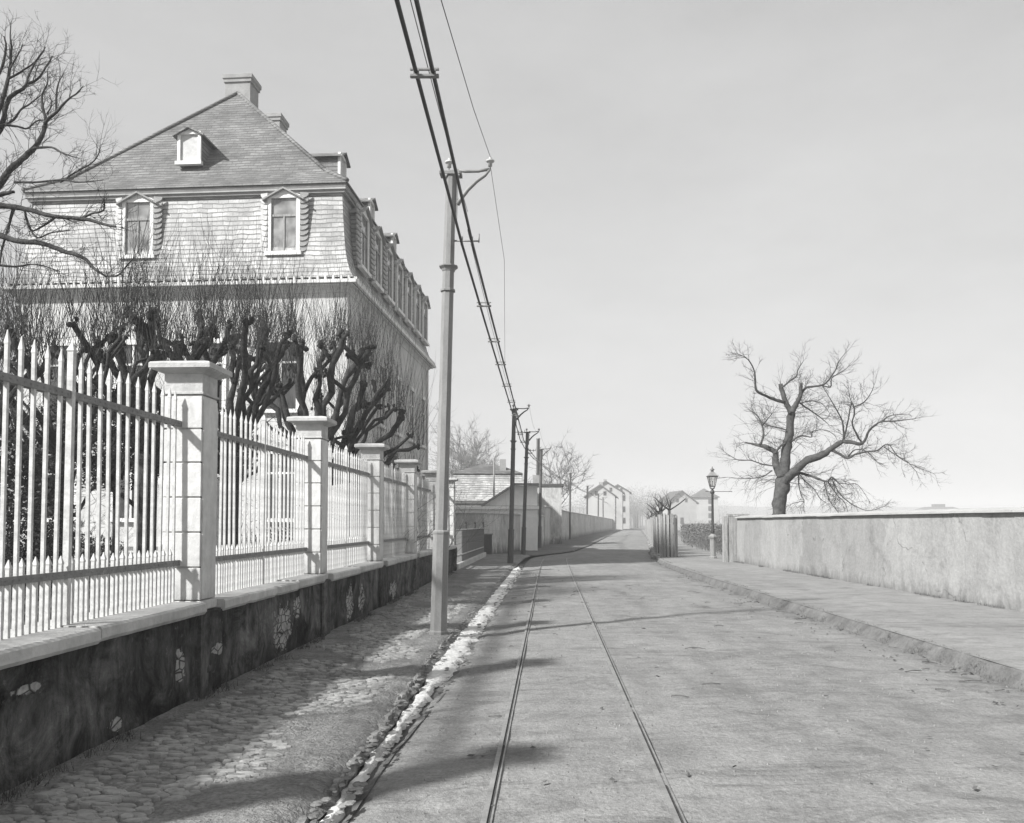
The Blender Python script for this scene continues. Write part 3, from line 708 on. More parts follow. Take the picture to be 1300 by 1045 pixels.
def dormer(nm, origin, face, w_, z0, z1, depth, roof_m, win='tall', scal=True, gm='glass'):
    # face 'y': looks to -y ; 'x': looks to +x.  local frame: a across, d outwards, z up
    ox, oy = origin
    def T(a, d, z): return (ox+a, oy-d, z) if face == 'y' else (ox+d, oy+a, z)
    def bx(m, a0, a1, d0, d1, za, zb):
        p, q = T(a0, d0, za), T(a1, d1, zb)
        m.box(min(p[0],q[0]), max(p[0],q[0]), min(p[1],q[1]), max(p[1],q[1]), za, zb)
    hw = w_/2; j = .12*w_; ze = z1-.30*w_              # eaves of the little gable
    fr = MB()
    bx(fr, -hw, -hw+j, -.04, .05, z0+.12, ze); bx(fr, hw-j, hw, -.04, .05, z0+.12, ze)
    bx(fr, -hw, hw, -.04, .06, ze+.001, ze+.09); bx(fr, -hw-.05, hw+.05, -.04, .12, z0, z0+.119)
    fr.rings([[T(-hw,.04,ze+.09),T(hw,.04,ze+.09),T(0,.04,z1-.06)], [T(-hw,-.03,ze+.09),T(hw,-.03,ze+.09),T(0,-.03,z1-.06)]])
    fo = fr.build('dormer', M['white'], H)
    bd = MB(); bx(bd, -hw+.01, hw-.01, -depth, -.041, z0+.03, ze)
    bd.rings([[T(-hw,-.04,ze),T(hw,-.04,ze),T(0,-.04,z1-.07)], [T(-hw,-depth,ze),T(hw,-depth,ze),T(0,-depth,z1-.07)]])
    bd.build('cheeks', roof_m, fo)
    rf = MB(); e = .13; sl = (z1-ze-.02)/hw
    for s in (-1, 1):
        A = [T(s*(hw+e), .16, ze+.03-e*sl), T(0, .16, z1), T(0, -depth, z1), T(s*(hw+e), -depth, ze+.03-e*sl)]
        B = [(p[0], p[1], p[2]-.055) for p in A]
        rf.rings([A, B])
    rf.build('dormer_roof', roof_m if not scal else M['brick'], fo)
    gl = MB(); bx(gl, -hw+j, hw-j, -.03, -.012, z0+.12, ze); gl.build('pane', M[gm], fo)
    mu = MB(); t_ = .035
    zt = ze-.30*(ze-z0)
    bx(mu, -hw+j+.001, hw-j-.001, -.011, .02, zt-t_, zt+t_)
    if win == 'tall':
        bx(mu, -t_*.7, t_*.7, -.011, .018, z0+.12, zt-t_)
        for s in (-1, 1): bx(mu, s*(hw-j)-(t_ if s > 0 else 0), s*(hw-j)+(t_ if s < 0 else 0), -.011, .012, z0+.121, ze-.001)
        mu.build('glazing_bar', M['plank'], fo)
    if scal:                                         # rolled slates on each side of the frame
        n_ = 11
        for s in (-1, 1):
            sc_ = MB()
            for k in range(n_):
                zc = z0+.16+(ze-z0-.12)*k/(n_-1); rr_ = .17
                pr = []
                for q in range(7):
                    th = -.15+(PI*.5+.25)*q/6
                    pr.append((s*(hw+.01+rr_*1.35*math.cos(th)), zc+.11-rr_*math.sin(th)))
                pts_ = [(s*(hw-.01), zc+.15)] + pr[::-1] if 0 else [(s*(hw-.01), zc+.13)]+pr+[(s*(hw-.01), zc-.055)]
                A = [T(a, .015-.32*max(0,(abs(a)-hw)), z)for a, z in pts_]
                B = [T(a, .055-.32*max(0,(abs(a)-hw))+.03*(zc+.13-z)/.18, z) for a, z in pts_]
                sc_.rings([A, B])
            sc_.build('rolled_slates', M['scallop'], fo)
    return fo
for xl, gm in ((-1.92, 'glass'), (-6.72, 'glass')):
    dormer('d', (xl, -.06), 'y', 1.08, 10.0, 12.16, .3, M['slate_w'], gm=gm)
for k in range(7):
    dormer('d', (.24, 1.55+k*1.9), 'x', 1.16, 9.86, 12.1, .5, M['slate_w'], scal=(k < 3))
dormer('roof_dormer', (-5.37, -1.0), 'y', .82, 13.25, 14.6, 1.9, M['slate_s'], win='small', scal=False, gm='shutglass') if 0 else None
M['shutglass'] = M['shutter']
dormer('roof_dormer', (-5.55, 1.0), 'y', .80, 13.46, 14.74, 1.6, M['slate_s'], win='small', scal=False, gm='shutglass')
for yl in (3.1, 7.4, 11.6):
    dormer('roof_dormer', (-.95, yl), 'x', .82, 13.3, 14.65, 1.6, M['slate_s'], win='small', scal=False, gm='shutglass')
# windows of the two full storeys
def window(a0, a1, z0, z1, face='y', sh=False):
    def bx(m, p0, p1, d0, d1, za, zb):
        d0 += .18; d1 += .18
        if face == 'y': m.box(p0, p1, -d1, -d0, za, zb)
        else: m.box(d0, d1, p0, p1, za, zb)
    f = MB(); j = .13
    bx(f, a0-j, a0, .0, .07, z0, z1); bx(f, a1, a1+j, .0, .07, z0, z1); bx(f, a0-j, a1+j, .0, .09, z1+.001, z1+.16); bx(f, a0-j-.05, a1+j+.05, 0, .13, z0-.12, z0-.001)
    fo = f.build('window', M['white'], H)
    p = MB(); bx(p, a0, a1, .004, .012, z0, z1); p.build('pane', M['darkglass'], fo)
    q = MB(); mid = (a0+a1)/2; zt = z1-.3*(z1-z0)
    bx(q, mid-.03, mid+.03, .013, .05, z0, z1); bx(q, a0, mid-.031, .013, .045, zt-.03, zt+.03); bx(q, mid+.031, a1, .013, .045, zt-.03, zt+.03); q.build('glazing_bar', M['white'], fo)
    if sh:
        for s, (p0, p1) in enumerate(((a0-j-.62, a0-j-.02), (a1+j+.02, a1+j+.62))):
            g_ = MB(); bx(g_, p0, p1, .0, .03, z0, z1)
            for k in range(18):
                zz = z0+.06+(z1-z0-.12)*k/18; bx(g_, p0+.05, p1-.05, .031, .05, zz, zz+.05)
            g_.build('shutter', M['shutter'], fo)
for xc in (-9.1, -6.72, -4.3, -1.92):
    window(xc-.5, xc+.5, 5.1, 7.2); 
for xc in (-9.1, -6.72, -1.92):
    window(xc-.5, xc+.5, 1.7, 3.7)
for yc in (1.6, 4.4, 7.2, 10.0, 12.6):
    window(yc-.45, yc+.45, 5.1, 7.2, 'x', yc > 12); window(yc-.45, yc+.45, 1.7, 3.7, 'x')
dr = MB(); dr.box(-4.85, -3.75, -.20, -.15, .62, 2.9); dd = dr.build('door', M['pole_dark'], H)
q = MB(); q.box(-4.99,-4.86,-.26,-.17,.62,3.0); q.box(-3.74,-3.61,-.26,-.17,.62,3.0); q.box(-4.99,-3.61,-.26,-.17,3.001,3.15); q.build('door_frame', M['white'], dd)
for k in range(4):
    q = MB(); q.box(-5.3-k*.02, -3.2+k*.02, -.18-.3*(4-k), -.181 if k == 3 else -.18-.3*(3-k), 0, .15*(k+1), .01); q.build('doorstep', M['coping'], H)
b = MB(); b.tube([(.27, HL-.4, 0), (.27, HL-.4, 8.7)], .05, 8); b.build('downpipe', M['gutter_zinc'], H)

# garden furniture: slatted bench in front of the house
gb = thing('garden_bench', 'dark slatted garden bench seen through the white bars', 'bench', (-8.6, 19.2, .12), .1)
for k in range(4):
    b = MB(); b.box(-.9, .9, -.2+k*.11, -.2+k*.11+.085, .42, .45); b.build('seat_slat', M['plank'], gb)
for k in range(3):
    b = MB(); b.box(-.9, .9, .25, .28, .55+k*.13, .64+k*.13); b.build('back_slat', M['plank'], gb)
for x in (-.75, .75):
    b = MB(); b.box(x-.03, x+.03, -.18, -.12, 0, .415); b.box(x-.03, x+.03, .19, .248, 0, .95); b.box(x-.025, x+.025, -.119, .189, .36, .415); b.build('leg', M['black'], gb)

# ---------------------------------------------------------------- trees
def limb_tube(mb, pts, r, n=6): mb.tube(pts, r, n)
def wob(p, q, k, amp, rg):
    o = []
    for i in range(k+1):
        t_ = i/k; v = p.lerp(q, t_)
        if 0 < i < k: v = v+Vector((rg.uniform(-1,1), rg.uniform(-1,1), rg.uniform(-1,1)))*amp
        o.append(v)
    return o
def rdir(d, ang, rg):
    d = d.normalized(); o = d.orthogonal().normalized(); o.rotate(Matrix.Rotation(rg.uniform(0, 2*PI), 3, d))
    return (d*math.cos(ang)+o*math.sin(ang)).normalized()
def twig(mb, p, d, L, r, lev, rg, bend=Vector((0,0,.25)), n=3, spread=.7, kids=4):
    k = 4; pts = [p]; dd = d.copy()
    for i in range(k):
        dd = (dd + bend/k + Vector((rg.gauss(0,.13), rg.gauss(0,.13), rg.gauss(0,.13)))).normalized()
        pts.append(pts[-1]+dd*L/k)
    mb.tube(pts, [r*(1-.2*i) for i in range(k+1)], n, caps=False)
    if lev > 0:
        for _ in range(kids):
            t_ = rg.uniform(.2, .95)*k; i = min(k-1, int(t_)); q = pts[i].lerp(pts[i+1], t_-i)
            twig(mb, q, rdir(pts[i+1]-pts[i], rg.uniform(.35, spread+.35), rg), L*rg.uniform(.35,.65), r*.62, lev-1, rg, bend, 3, spread, kids)
def traced(limbs, fx, depth, rscale, rg, djit=.12, smooth=True):
    # limbs: list of (points in photo pixels, radii, depth drift); real depth and thickness given to each
    res = []
    for pts, rad, drift in limbs:
        P = []; n_ = len(pts)
        for i, (x, y) in enumerate(pts):
            px, py = fx(x, y); P.append(at(px, py, depth + drift*i/max(1,n_-1)))
        R = [r*rscale for r in rad]
        Q, S_ = [], []
        for i in range(n_-1):                        # Catmull-Rom
            p0 = P[max(0,i-1)]; p1 = P[i]; p2 = P[i+1]; p3 = P[min(n_-1,i+2)]
            for k in range(4):
                t_ = k/4; v = .5*((2*p1)+(p2-p0)*t_+(2*p0-5*p1+4*p2-p3)*t_*t_+(3*p1-p0-3*p2+p3)*t_**3)
                a = R[i]*.16
                Q.append(v+Vector((rg.uniform(-a,a), rg.uniform(-a,a), rg.uniform(-a,a)))); S_.append((R[i]*(1-t_)+R[i+1]*t_)*rg.uniform(.92,1.1))
        Q.append(P[-1]); S_.append(R[-1]); res.append((Q, S_))
    return res

# --- right tree
rg = random.Random(21)
fx = lambda x, y: (900+x/4.18, 430+y/4.18)
RL = [
 ([(365,1010),(367,950),(378,850),(392,760),(400,700),(412,600),(425,500),(438,400),(440,370)],[40,34,36,40,29,25,22,19,17],.2),
 ([(438,395),(415,350),(395,300),(380,240)],[16,14,12,12],.1),
 ([(400,340),(340,320),(295,300),(250,270),(243,180),(215,120),(185,95),(150,80)],[9,8,7,6,4,3,2,1.2],-.8),
 ([(388,260),(430,225),(462,200),(475,160),(500,120)],[5,4.5,4,3,1.5],.6),
 ([(440,390),(465,345),(485,300),(488,235)],[16,14,11,9],-.2),
 ([(480,305),(505,270),(530,257),(600,247),(630,225),(650,200),(675,160),(690,120),(725,75)],[9,7,6,5,4,3.5,3,2,1],-.9),
 ([(600,248),(645,256),(652,210),(700,180),(740,150)],[4,3.5,2.5,1.8,1],-1.3),
 ([(385,740),(362,690),(352,650),(350,600),(310,578),(270,565),(235,560),(190,550)],[24,20,18,15,12,10,6,3],.9),
 ([(272,562),(288,520),(287,480),(272,430),(255,408),(230,385)],[7,6,5,4,3,2],1.2),
 ([(286,460),(305,435),(340,392)],[4,3,2],-.8),
 ([(350,610),(375,575),(405,555)],[7,6,5],.0),
 ([(395,770),(430,728),(470,690),(520,645),(600,618),(650,585),(705,545)],[26,23,21,19,17,14,12],-1.4),
 ([(705,545),(760,550),(815,555),(850,490),(880,460),(920,440),(1000,436),(1090,425)],[11,10,8,6,5,4,3,1.6],-2.0),
 ([(920,440),(960,410),(1020,402),(1060,400)],[3,2,1.5,1],-1.6),
 ([(813,552),(790,520),(760,450),(772,400),(768,360),(750,320),(740,270)],[5,4.5,4,3.5,3,2,1.2],-1.0),
 ([(770,362),(800,350),(830,330),(862,285),(875,250)],[3.5,3,2.5,2,1.2],-1.4),
 ([(712,542),(715,500),(708,440),(690,400),(650,330),(620,280),(605,255)],[6,5,4,3.5,2.5,1.8,1.2],-.6),
 ([(716,535),(735,450),(750,370),(758,345)],[5,4,3,2],-1.2),
 ([(648,590),(690,610),(735,635),(775,615),(810,605),(870,597),(900,590),(950,560),(1000,620),(1050,650),(1100,705)],[8,7,6.5,5,4.5,4,3.5,3,2.5,2,1.2],-2.2),
 ([(930,575),(980,610),(1040,650),(1100,680),(1190,715)],[3,2.5,2,1.6,1],-2.6),
 ([(735,633),(775,590),(840,600),(885,645)],[4,3,2.5,2],-1.8),
 ([(430,745),(475,715),(515,722),(560,735),(600,752),(630,757),(655,735),(690,770)],[10,8,7,6,5.5,5,4,2],-1.2),
 ([(630,757),(660,800),(690,840),(720,870),(745,940)],[4,3.5,2.8,2,1.3],-1.6),
 ([(652,745),(680,800),(720,850),(800,900),(860,912),(930,890)],[3.5,3,2.5,2,1.6,1],-2.0),
 ([(475,718),(478,780),(490,830),(505,860),(500,905)],[3.5,3,2.5,2,1.2],-.7),
 ([(477,717),(515,760),(560,800),(590,850),(630,875)],[3,2.5,2,1.6,1],-.3),
 ([(655,740),(690,765),(740,772),(790,775),(850,860)],[3,2.5,2,1.5,1],-1.8),
 ([(612,757),(622,800),(640,860),(690,925)],[3.5,3,2.5,1.5],-1.0),
 ([(437,548),(470,522),(500,516),(545,522),(550,492),(620,485),(665,512)],[5,4.5,4,3,2.5,2,1],-.6),
 ([(483,342),(520,368),(560,395),(600,425),(640,460)],[5,4.5,3.5,2.5,1.2],.6),
 ([(485,343),(540,330),(600,345),(640,395)],[3,2.5,2,1.2],.9),
 ([(342,675),(280,665),(220,645),(160,645),(110,620),(80,598)],[4,3.5,3,2.2,1.6,1],.5),
 ([(336,700),(290,730),(240,740),(170,742),(100,735)],[3.5,3,2.5,1.8,1],.1),
 ([(410,485),(360,470),(320,462),(290,450)],[4,3.5,3,2],.4),
 ([(505,862),(460,870),(415,890)],[2,1.6,1],-.5),
]
LB = traced(RL, fx, 30.0, .00652*1.0, rg)
rt = thing('bare_tree', 'gnarled bare pollarded tree rising behind the pale right wall', 'tree', (9.3, 30.0, 0))
off = Vector((-9.3, -30.0, 0))
b = MB(); q, s_ = LB[0]; q = [Vector((q[0].x-.05, q[0].y, -.2)), Vector((q[0].x-.02, q[0].y, .8))]+q; s_ = [.42, .27]+s_
b.tube([v+off for v in q], s_, 12); b.build('trunk', M['bark_l'], rt)
b = MB()
for q, s_ in LB[1:]: b.tube([v+off for v in q], s_, 8 if s_[0] > .05 else 5)
b.build('crown', M['bark_l'], rt)
b = MB()
for i, (q, s_) in enumerate(LB[1:]):
    big = s_[0] > .07
    L = sum((q[k+1]-q[k]).length for k in range(len(q)-1))
    for _ in range(int(L*(4.5 if big else 8))+2):
        k = rg.randrange(len(q)//4 if big else 0, len(q)-1); d = q[k+1]-q[k]
        low = q[k].z < 3.2
        bend = Vector((0,0,-.35)) if low else Vector((0,0,.25))
        L0 = rg.uniform(.3, .78)*(1.0 if not big else .8)
        nd = rdir(d, rg.uniform(.4, 1.1), rg); nd.y *= .7
        twig(b, q[k]+off, nd, L0, min(s_[k]*.5, .009), 2, rg, bend, kids=3)
    for _ in range(3): twig(b, q[-1]+off, rdir(q[-1]-q[-2], .4, rg), rg.uniform(.3,.7), .007, 1, rg, kids=3)
for _ in range(60):
    k = rg.choice([3,4,5,6,7,8,9,10,11,12]); q, s_ = LB[0]; k = rg.randrange(len(q)//3, len(q)-1)
    nd = Vector((rg.uniform(-1,1), rg.uniform(-.6,.6), rg.uniform(-.15,.4))).normalized()
    twig(b, q[k]+off, nd, rg.uniform(.8,1.7), .009, 2, rg, Vector((0,0,-.2)), kids=3)
b.build('twigs', M['twig'], rt)

# --- big tree reaching in from the left edge
rg = random.Random(31)
fA = lambda x, y: (x/5.806, 40+y/5.806)
fB = lambda x, y: (x/3.266, 60+y/3.266)
LL = [([fB(-180,800),fB(-100,700),fB(0,560),fB(60,490),fB(120,440),fB(165,385),fB(190,320)],[16,13,10,9,8,7,6],.3),
 ([fB(188,320),fA(350,650),fA(420,590),fA(490,510),fA(560,460),fA(615,400)],[6,5,4,3,2,1.2],-.2),
 ([fA(415,600),fA(415,480),fA(432,380),fA(470,310)],[3.5,3,2,1],.5),
 ([fA(340,650),fA(315,560),fA(310,470),fA(350,380),fA(350,290)],[4.5,4,3,2,1],.2),
 ([fA(345,610),fA(380,540),fA(365,470)],[2.5,2,1],.1),
 ([fA(250,860),fA(380,855),fA(470,900),fA(580,935)],[4,3,2.5,1],-.5),
 ([fA(-60,800),fA(20,680),fA(40,560),fA(80,480),fA(160,430),fA(200,390),fA(280,350),fA(340,260),fA(385,180)],[9,8,7,6,5,4.5,3.5,2.5,1.2],.5),
 ([fA(190,400),fA(215,320),fA(270,210),(58,60)],[4,3,2.5,1],.3),
 ([fA(-30,650),fA(20,500),fA(55,370),fA(75,250),fA(85,120),(13,48),(14,30)],[6,6,5,4,3,2,1],.1),
 ([fA(60,350),fA(150,300),fA(250,230),fA(330,140)],[3.5,3,2,1],.4),
 ([fA(-20,350),fA(25,230),fA(45,110),(5,46)],[4,4,3,1.5],.0),
 ([fA(70,280),fA(110,210),fA(150,140),fA(170,90)],[3,2.2,1.6,1],.2),
 ([fA(30,690),fA(100,650),fA(150,580),fA(210,540),fA(300,470)],[4,3.5,3,2.5,1.2],.5),
 ([fA(40,690),fA(130,700),fA(200,715),fA(270,660),fA(330,655)],[4,3,2.5,2,1],.2),
 ([fB(-60,625),fB(0,610),fB(60,600)],[8,7,4],.0),
 ([fB(-60,650),fB(40,660),fB(130,675),fB(220,700),fB(360,715),fB(430,735),fB(480,745)],[9,8,7,6,5,4,3],-.8),
 ([fB(-60,760),fB(60,800),fB(180,815),fB(260,845),fB(340,870),fB(400,925),fB(440,950)],[9,8,7,6.5,5.5,4,2.5],-.6),
 ([fB(330,715),fB(380,690),fB(430,675),fB(430,625)],[3.5,3,2.5,1.5],-.5),
 ([fB(230,705),fB(180,740),fB(130,760),fB(110,720)],[4,3,2,1],-.4),
 ([fB(100,670),fB(120,740),fB(155,790),fB(210,770),fB(290,760)],[3.5,3,2.5,2,1.2],-.3),
 ([fB(440,950),fB(490,945),fB(530,900),fB(560,870)],[3,2.5,2,1],-.6),
 ([fB(60,660),fB(40,730),fB(10,830),fB(0,900)],[5,4,3,2],.2),
 ([fB(-40,900),fB(60,910),fB(150,900),fB(250,930)],[4,3,2,1],.3),
 ([fB(60,560),fB(150,560),fB(250,550),fB(330,560),fB(430,550)],[3.5,3,2.5,2,1],-.5),
 ([fB(250,560),fB(310,520),fB(380,480),fB(410,440),fB(415,410)],[3,2.5,2,1.5,1],-.6)]
DT = 13.0
LB = traced(LL, lambda x, y: (x, y), DT, DT/F_PX*.44, rg)
TB = Vector((-9.6, DT, 0)); lt = thing('bare_tree', 'large bare tree reaching in from beyond the left edge', 'tree', TB)
b = MB(); tp = [Vector((0,0,-.1)), Vector((.03,0,.8)), Vector((-.05,.1,2.4)), Vector((.1,0,4.2)), Vector((.15,.1,5.6)), Vector((.2,0,7.3)), Vector((.5,.1,8.6))]
b.tube(tp, [.30,.22,.19,.17,.15,.11,.07], 12); b.build('trunk', M['bark'], lt)
b = MB()
for i, (q, s_) in enumerate(LB):
    Q = [v-TB for v in q]
    if q[0].x < at(2, 300, DT).x:
        base = Vector((.12, 0, min(7.6, max(2.6, Q[0].z-.6)))); m_ = (base+Q[0])/2+Vector((0,0,.05))
        b.tube([base, m_, Q[0]], [s_[0]*1.25, s_[0]*1.1, s_[0]], 8)
    b.tube(Q, s_, 7)
b.build('crown', M['bark'], lt)
b = MB()
for i, (q, s_) in enumerate(LB):
    L = sum((q[k+1]-q[k]).length for k in range(len(q)-1))
    for _ in range(int(L*10)+2):
        k = rg.randrange(0, len(q)-1); d = q[k+1]-q[k]; nd = rdir(d, rg.uniform(.4,1.1), rg); nd.y *= .6
        twig(b, q[k]-TB, nd, rg.uniform(.2,.55), min(s_[k]*.5, .006), 2, rg, Vector((0,0,.3)), kids=3)
b.build('twigs', M['twig'], lt)

# --- pollards in the garden
def knuckle(mb, p, d, r, rg):
    r = r*.8
    for _ in range(5):
        c = p + Vector((rg.gauss(0,1), rg.gauss(0,1), rg.gauss(0,1.1)))*r*.7
        rs = []
        for k in range(6):
            a = -PI/2+PI*k/5; rr_ = r*rg.uniform(.6,.95)*max(.12, math.cos(a))
            rs.append([(c.x+rr_*rg.uniform(.6,1.4)*math.cos(q), c.y+rr_*rg.uniform(.6,1.4)*math.sin(q), c.z+r*.9*math.sin(a)) for q in [2*PI*i/7 for i in range(7)]])
        mb.rings(rs, True)
def shoots(mb, p, n_, L, rg, lean=Vector((0,0,0)), r=.0052):
    for _ in range(n_):
        d = Vector((rg.gauss(0,.26), rg.gauss(0,.26), 1))+lean; d.normalize()
        q = p+Vector((rg.gauss(0,.08), rg.gauss(0,.08), rg.uniform(-.05,.1)))
        l_ = L*(.35+.95*rg.random()**1.2); pts = [q]; dd = d
        for i in range(5):
            dd = (dd+Vector((rg.gauss(0,.07), rg.gauss(0,.07), .06))).normalized(); pts.append(pts[-1]+dd*l_/5)
        mb.tube(pts, [r,r*.9,r*.75,r*.6,r*.5,r*.35], 3, caps=False)
        if rg.random() < .55:
            k = rg.choice((1,2,3)); e = rdir(pts[k+1]-pts[k], .4, rg)
            mb.tube([pts[k], pts[k]+e*l_*.18, pts[k]+(e+Vector((0,0,.4))).normalized()*l_*.4], [r*.6,r*.5,r*.3], 3, caps=False)
def pollard(label, x, y, zf, heads, rg, r0=.13, sh=26, SL=1.6, lean=0):
    t_ = thing('pollarded_tree', label, 'tree', (x, y, .1), group='pollarded trees between fence and house')
    b = MB(); top = Vector((lean, 0, zf))
    b.tube([Vector((0,0,-.1)), Vector((0,0,.3)), Vector((lean*.3, .02, zf*.5)), top], [r0*1.5, r0*1.1, r0, r0*1.1], 10); b.build('trunk', M['bark'], t_)
    b = MB(); k_ = MB(); tw = MB()
    for (hx_, hy_, hz_) in heads:
        h = Vector((hx_, hy_, hz_)); m1 = top.lerp(h, .35)+Vector((hx_*.10, hy_*.1, -abs(hx_)*.06-.05)); m2 = top.lerp(h, .72)+Vector((rg.uniform(-.12,.12), rg.uniform(-.12,.12), rg.uniform(-.18,.05)))
        rr_ = r0*rg.uniform(.30,.46)
        pl = wob(top, m1, 3, .03, rg)+wob(m1, m2, 3, .09, rg)[1:]+wob(m2, h, 3, .08, rg)[1:]
        b.tube(pl, [rr_*(1.15-.35*i/9)*rg.uniform(.8,1.25) for i in range(len(pl))], 8)
        knuckle(b, h, None, rr_*1.25, rg); shoots(tw, h, int(sh*.8), SL, rg)
        for _ in range(rg.choice((1,2,2,3))):         # secondary stubs
            i = rg.randrange(4, 9); e = pl[i]+Vector((rg.uniform(-.45,.45), rg.uniform(-.35,.35), rg.uniform(.15,.5))); e.z = min(e.z, hz_+.1)
            b.tube(wob(pl[i], e, 3, .03, rg), [rr_*.75, rr_*.7, rr_*.65, rr_*.7], 7); knuckle(b, e, None, rr_*.95, rg); shoots(tw, e, int(sh*.5), SL*.9, rg)
        for _ in range(5):                           # stray sprouts on the limb
            i = rg.randrange(2, 9); twig(tw, pl[i], Vector((rg.gauss(0,.6), rg.gauss(0,.5), rg.uniform(-.3,.9))).normalized(), rg.uniform(.5,1.1), .005, 1, rg, kids=2)
    for _ in range(6 if lean == 0 else 1):            # low inner branches and tangle under the pollard heads
        a = rg.uniform(0, 2*PI); e = Vector((math.cos(a)*rg.uniform(.5,1.5), math.sin(a)*rg.uniform(.4,1.0), rg.uniform(zf-.4, zf+1.1)))
        p_ = wob(Vector((0,0,rg.uniform(zf*.6, zf))), e, 5, .09, rg); b.tube(p_, [r0*.30,r0*.27,r0*.25,r0*.22,r0*.2,r0*.15], 5)
        for q_ in p_[1:]:
            for _ in range(4): twig(tw, q_, Vector((rg.gauss(0,.8), rg.gauss(0,.6), rg.uniform(-.4,.9))).normalized(), rg.uniform(.4,.9), .005, 2, rg, kids=3)
    b.build('limbs', M['bark'], t_); tw.build('shoots', M['twig'], t_)
    return t_
def ring_heads(n_, R, z, rg, zr=.22):
    o = []
    for i in range(n_):
        a = 2*PI*(i+rg.uniform(-.25,.25))/n_; r = R*rg.uniform(.55,1.05); o.append((r*math.cos(a), r*.75*math.sin(a), z+rg.uniform(-zr, zr)))
    return o
rg = random.Random(77)
specs = [('pollarded tree with dark knuckles at the far left behind the fence', -8.2, 12.6, 2.3, 8, 1.9, 4.0, .13),
 ('slender pollarded tree behind the thick middle bar of the nearest fence', -6.9, 13.4, 2.4, 8, 1.7, 4.2, .1),
 ('pollarded tree whose trunk stands just left of the big banded pillar', -6.15, 14.6, 2.6, 10, 1.7, 4.6, .15),
 ('thick pollarded tree right behind the big banded pillar', -5.35, 16.4, 2.7, 10, 1.6, 5.0, .17),
 ('pollarded tree behind the second pillar with many upright shoots', -4.6, 19.6, 2.9, 9, 1.5, 5.4, .17)]
for lab, x, y, zf, n_, R, z, r0 in specs:
    pollard(lab, x, y, zf, ring_heads(n_, R, z, rg), rg, r0, 22 if x < -6 else 34, 1.6)
pollard('low forked pollard stretching its dark limbs to the right over the third pillar', -5.0, 20.6, 2.35,
    [(.9,.1,4.3),(1.5,-.2,4.75),(1.95,.3,4.85),(2.2,0,4.2),(2.45,-.3,3.95),(2.55,.2,3.55),(1.75,.4,4.3),(2.75,.1,3.3),(1.3,-.5,3.6),(.3,.5,4.6)], rg, .16, 22, 1.9, .35)
pollard('small low pollard just behind the fourth pillar', -3.6, 24.2, 2.2, [(-.5,.2,3.1),(.3,-.2,3.15),(.75,.2,2.95),(.2,.4,3.5)], rg, .15, 16, 1.3)
pollard('slim pollarded tree nearest the house front at the left', -9.6, 17.5, 2.7, ring_heads(7, 1.7, 4.8, rg), rg, .13, 15, 1.8)

# twiggy shrubs low behind the bars
def shrub(label, x, y, h, R, n_, rg):
    t_ = thing('bare_shrub', label, 'shrub', (x, y, .1), group='bare shrubs in the garden'); b = MB()
    for _ in range(n_):
        a = rg.uniform(0, 2*PI); d = Vector((math.cos(a)*rg.uniform(.1,.7), math.sin(a)*rg.uniform(.1,.7), 1)).normalized()
        twig(b, Vector((rg.gauss(0,R*.3), rg.gauss(0,R*.3), 0)), d, h*rg.uniform(.5,1.1), .008, 2, rg, Vector((0,0,.1)), kids=4)
    b.build('stems', M['twig'], t_)
shrub('tangled bare shrub low behind the nearest fence panel', -8.4, 16.3, 2.0, 1.3, 26, rg)
shrub('bare shrub low behind the fence beside the big pillar', -6.3, 20.5, 1.8, 1.2, 24, rg)
shrub('climbing bare shrub beside the fourth pillar', -2.8, 19.8, 2.2, .5, 16, rg)
shrub('bare shrub growing against the last white pillar', -2.25, 24.3, 2.4, .4, 16, rg)

def bush(label, x, y, rx, ry, h, n_, rg, zb=0):
    t_ = thing('evergreen_bush', label, 'bush', (x, y, .1), group='evergreen bushes behind the fence'); b = MB(); st = MB()
    if zb: st.tube([(0,0,-.1),(.05,0,zb*.6),(0,.05,zb+h*.5)], [.06,.05,.03], 7)
    for _ in range(14):
        st.tube([(rg.gauss(0,.03), rg.gauss(0,.03), zb), (rg.gauss(0,rx*.3), rg.gauss(0,ry*.3), zb+h*.5), (rg.gauss(0,rx*.5), rg.gauss(0,ry*.5), zb+h*.9)], [.02,.015,.008], 5)
    for _ in range(n_):
        u = Vector((rg.gauss(0,1), rg.gauss(0,1), rg.gauss(0,1))).normalized()*(.55+.45*rg.random()); p = Vector((u.x*rx, u.y*ry, zb+h*.5+u.z*h*.5))
        if noise.noise(p*2.2+Vector((x,0,0))) < (-.12 if zb else -.22): continue
        s_ = rg.uniform(.02,.045); e = Vector((rg.gauss(0,1),rg.gauss(0,1),rg.gauss(0,1))).normalized(); f = e.orthogonal().normalized()
        b.add([p-e*s_, p-f*s_*.5, p+e*s_, p+f*s_*.5], [(0,1,2,3)])
    st.build('stems', M['bark'], t_); b.build('foliage', M['evergreen'], t_)
rg = random.Random(99)
bush('dark evergreen bush at the far left behind the nearest fence panel', -7.6, 13.0, 1.0, .9, 2.7, 14000, rg)
bush('tall-stemmed evergreen bush filling the gaps high behind the nearest fence panel', -7.0, 15.2, 1.5, .8, 1.9, 15000, rg, 2.0)
bush('round evergreen bush on a thin stem just behind the big banded pillar', -6.3, 18.0, 1.1, .8, 1.6, 8000, rg, 2.3)
bush('low dark evergreen bush under the slender pollard', -8.6, 17.0, 1.2, .9, 1.3, 4500, rg)
bush('dark evergreen bush in front of the house behind the second fence panel', -5.9, 22.6, .9, .8, 1.5, 4000, rg)
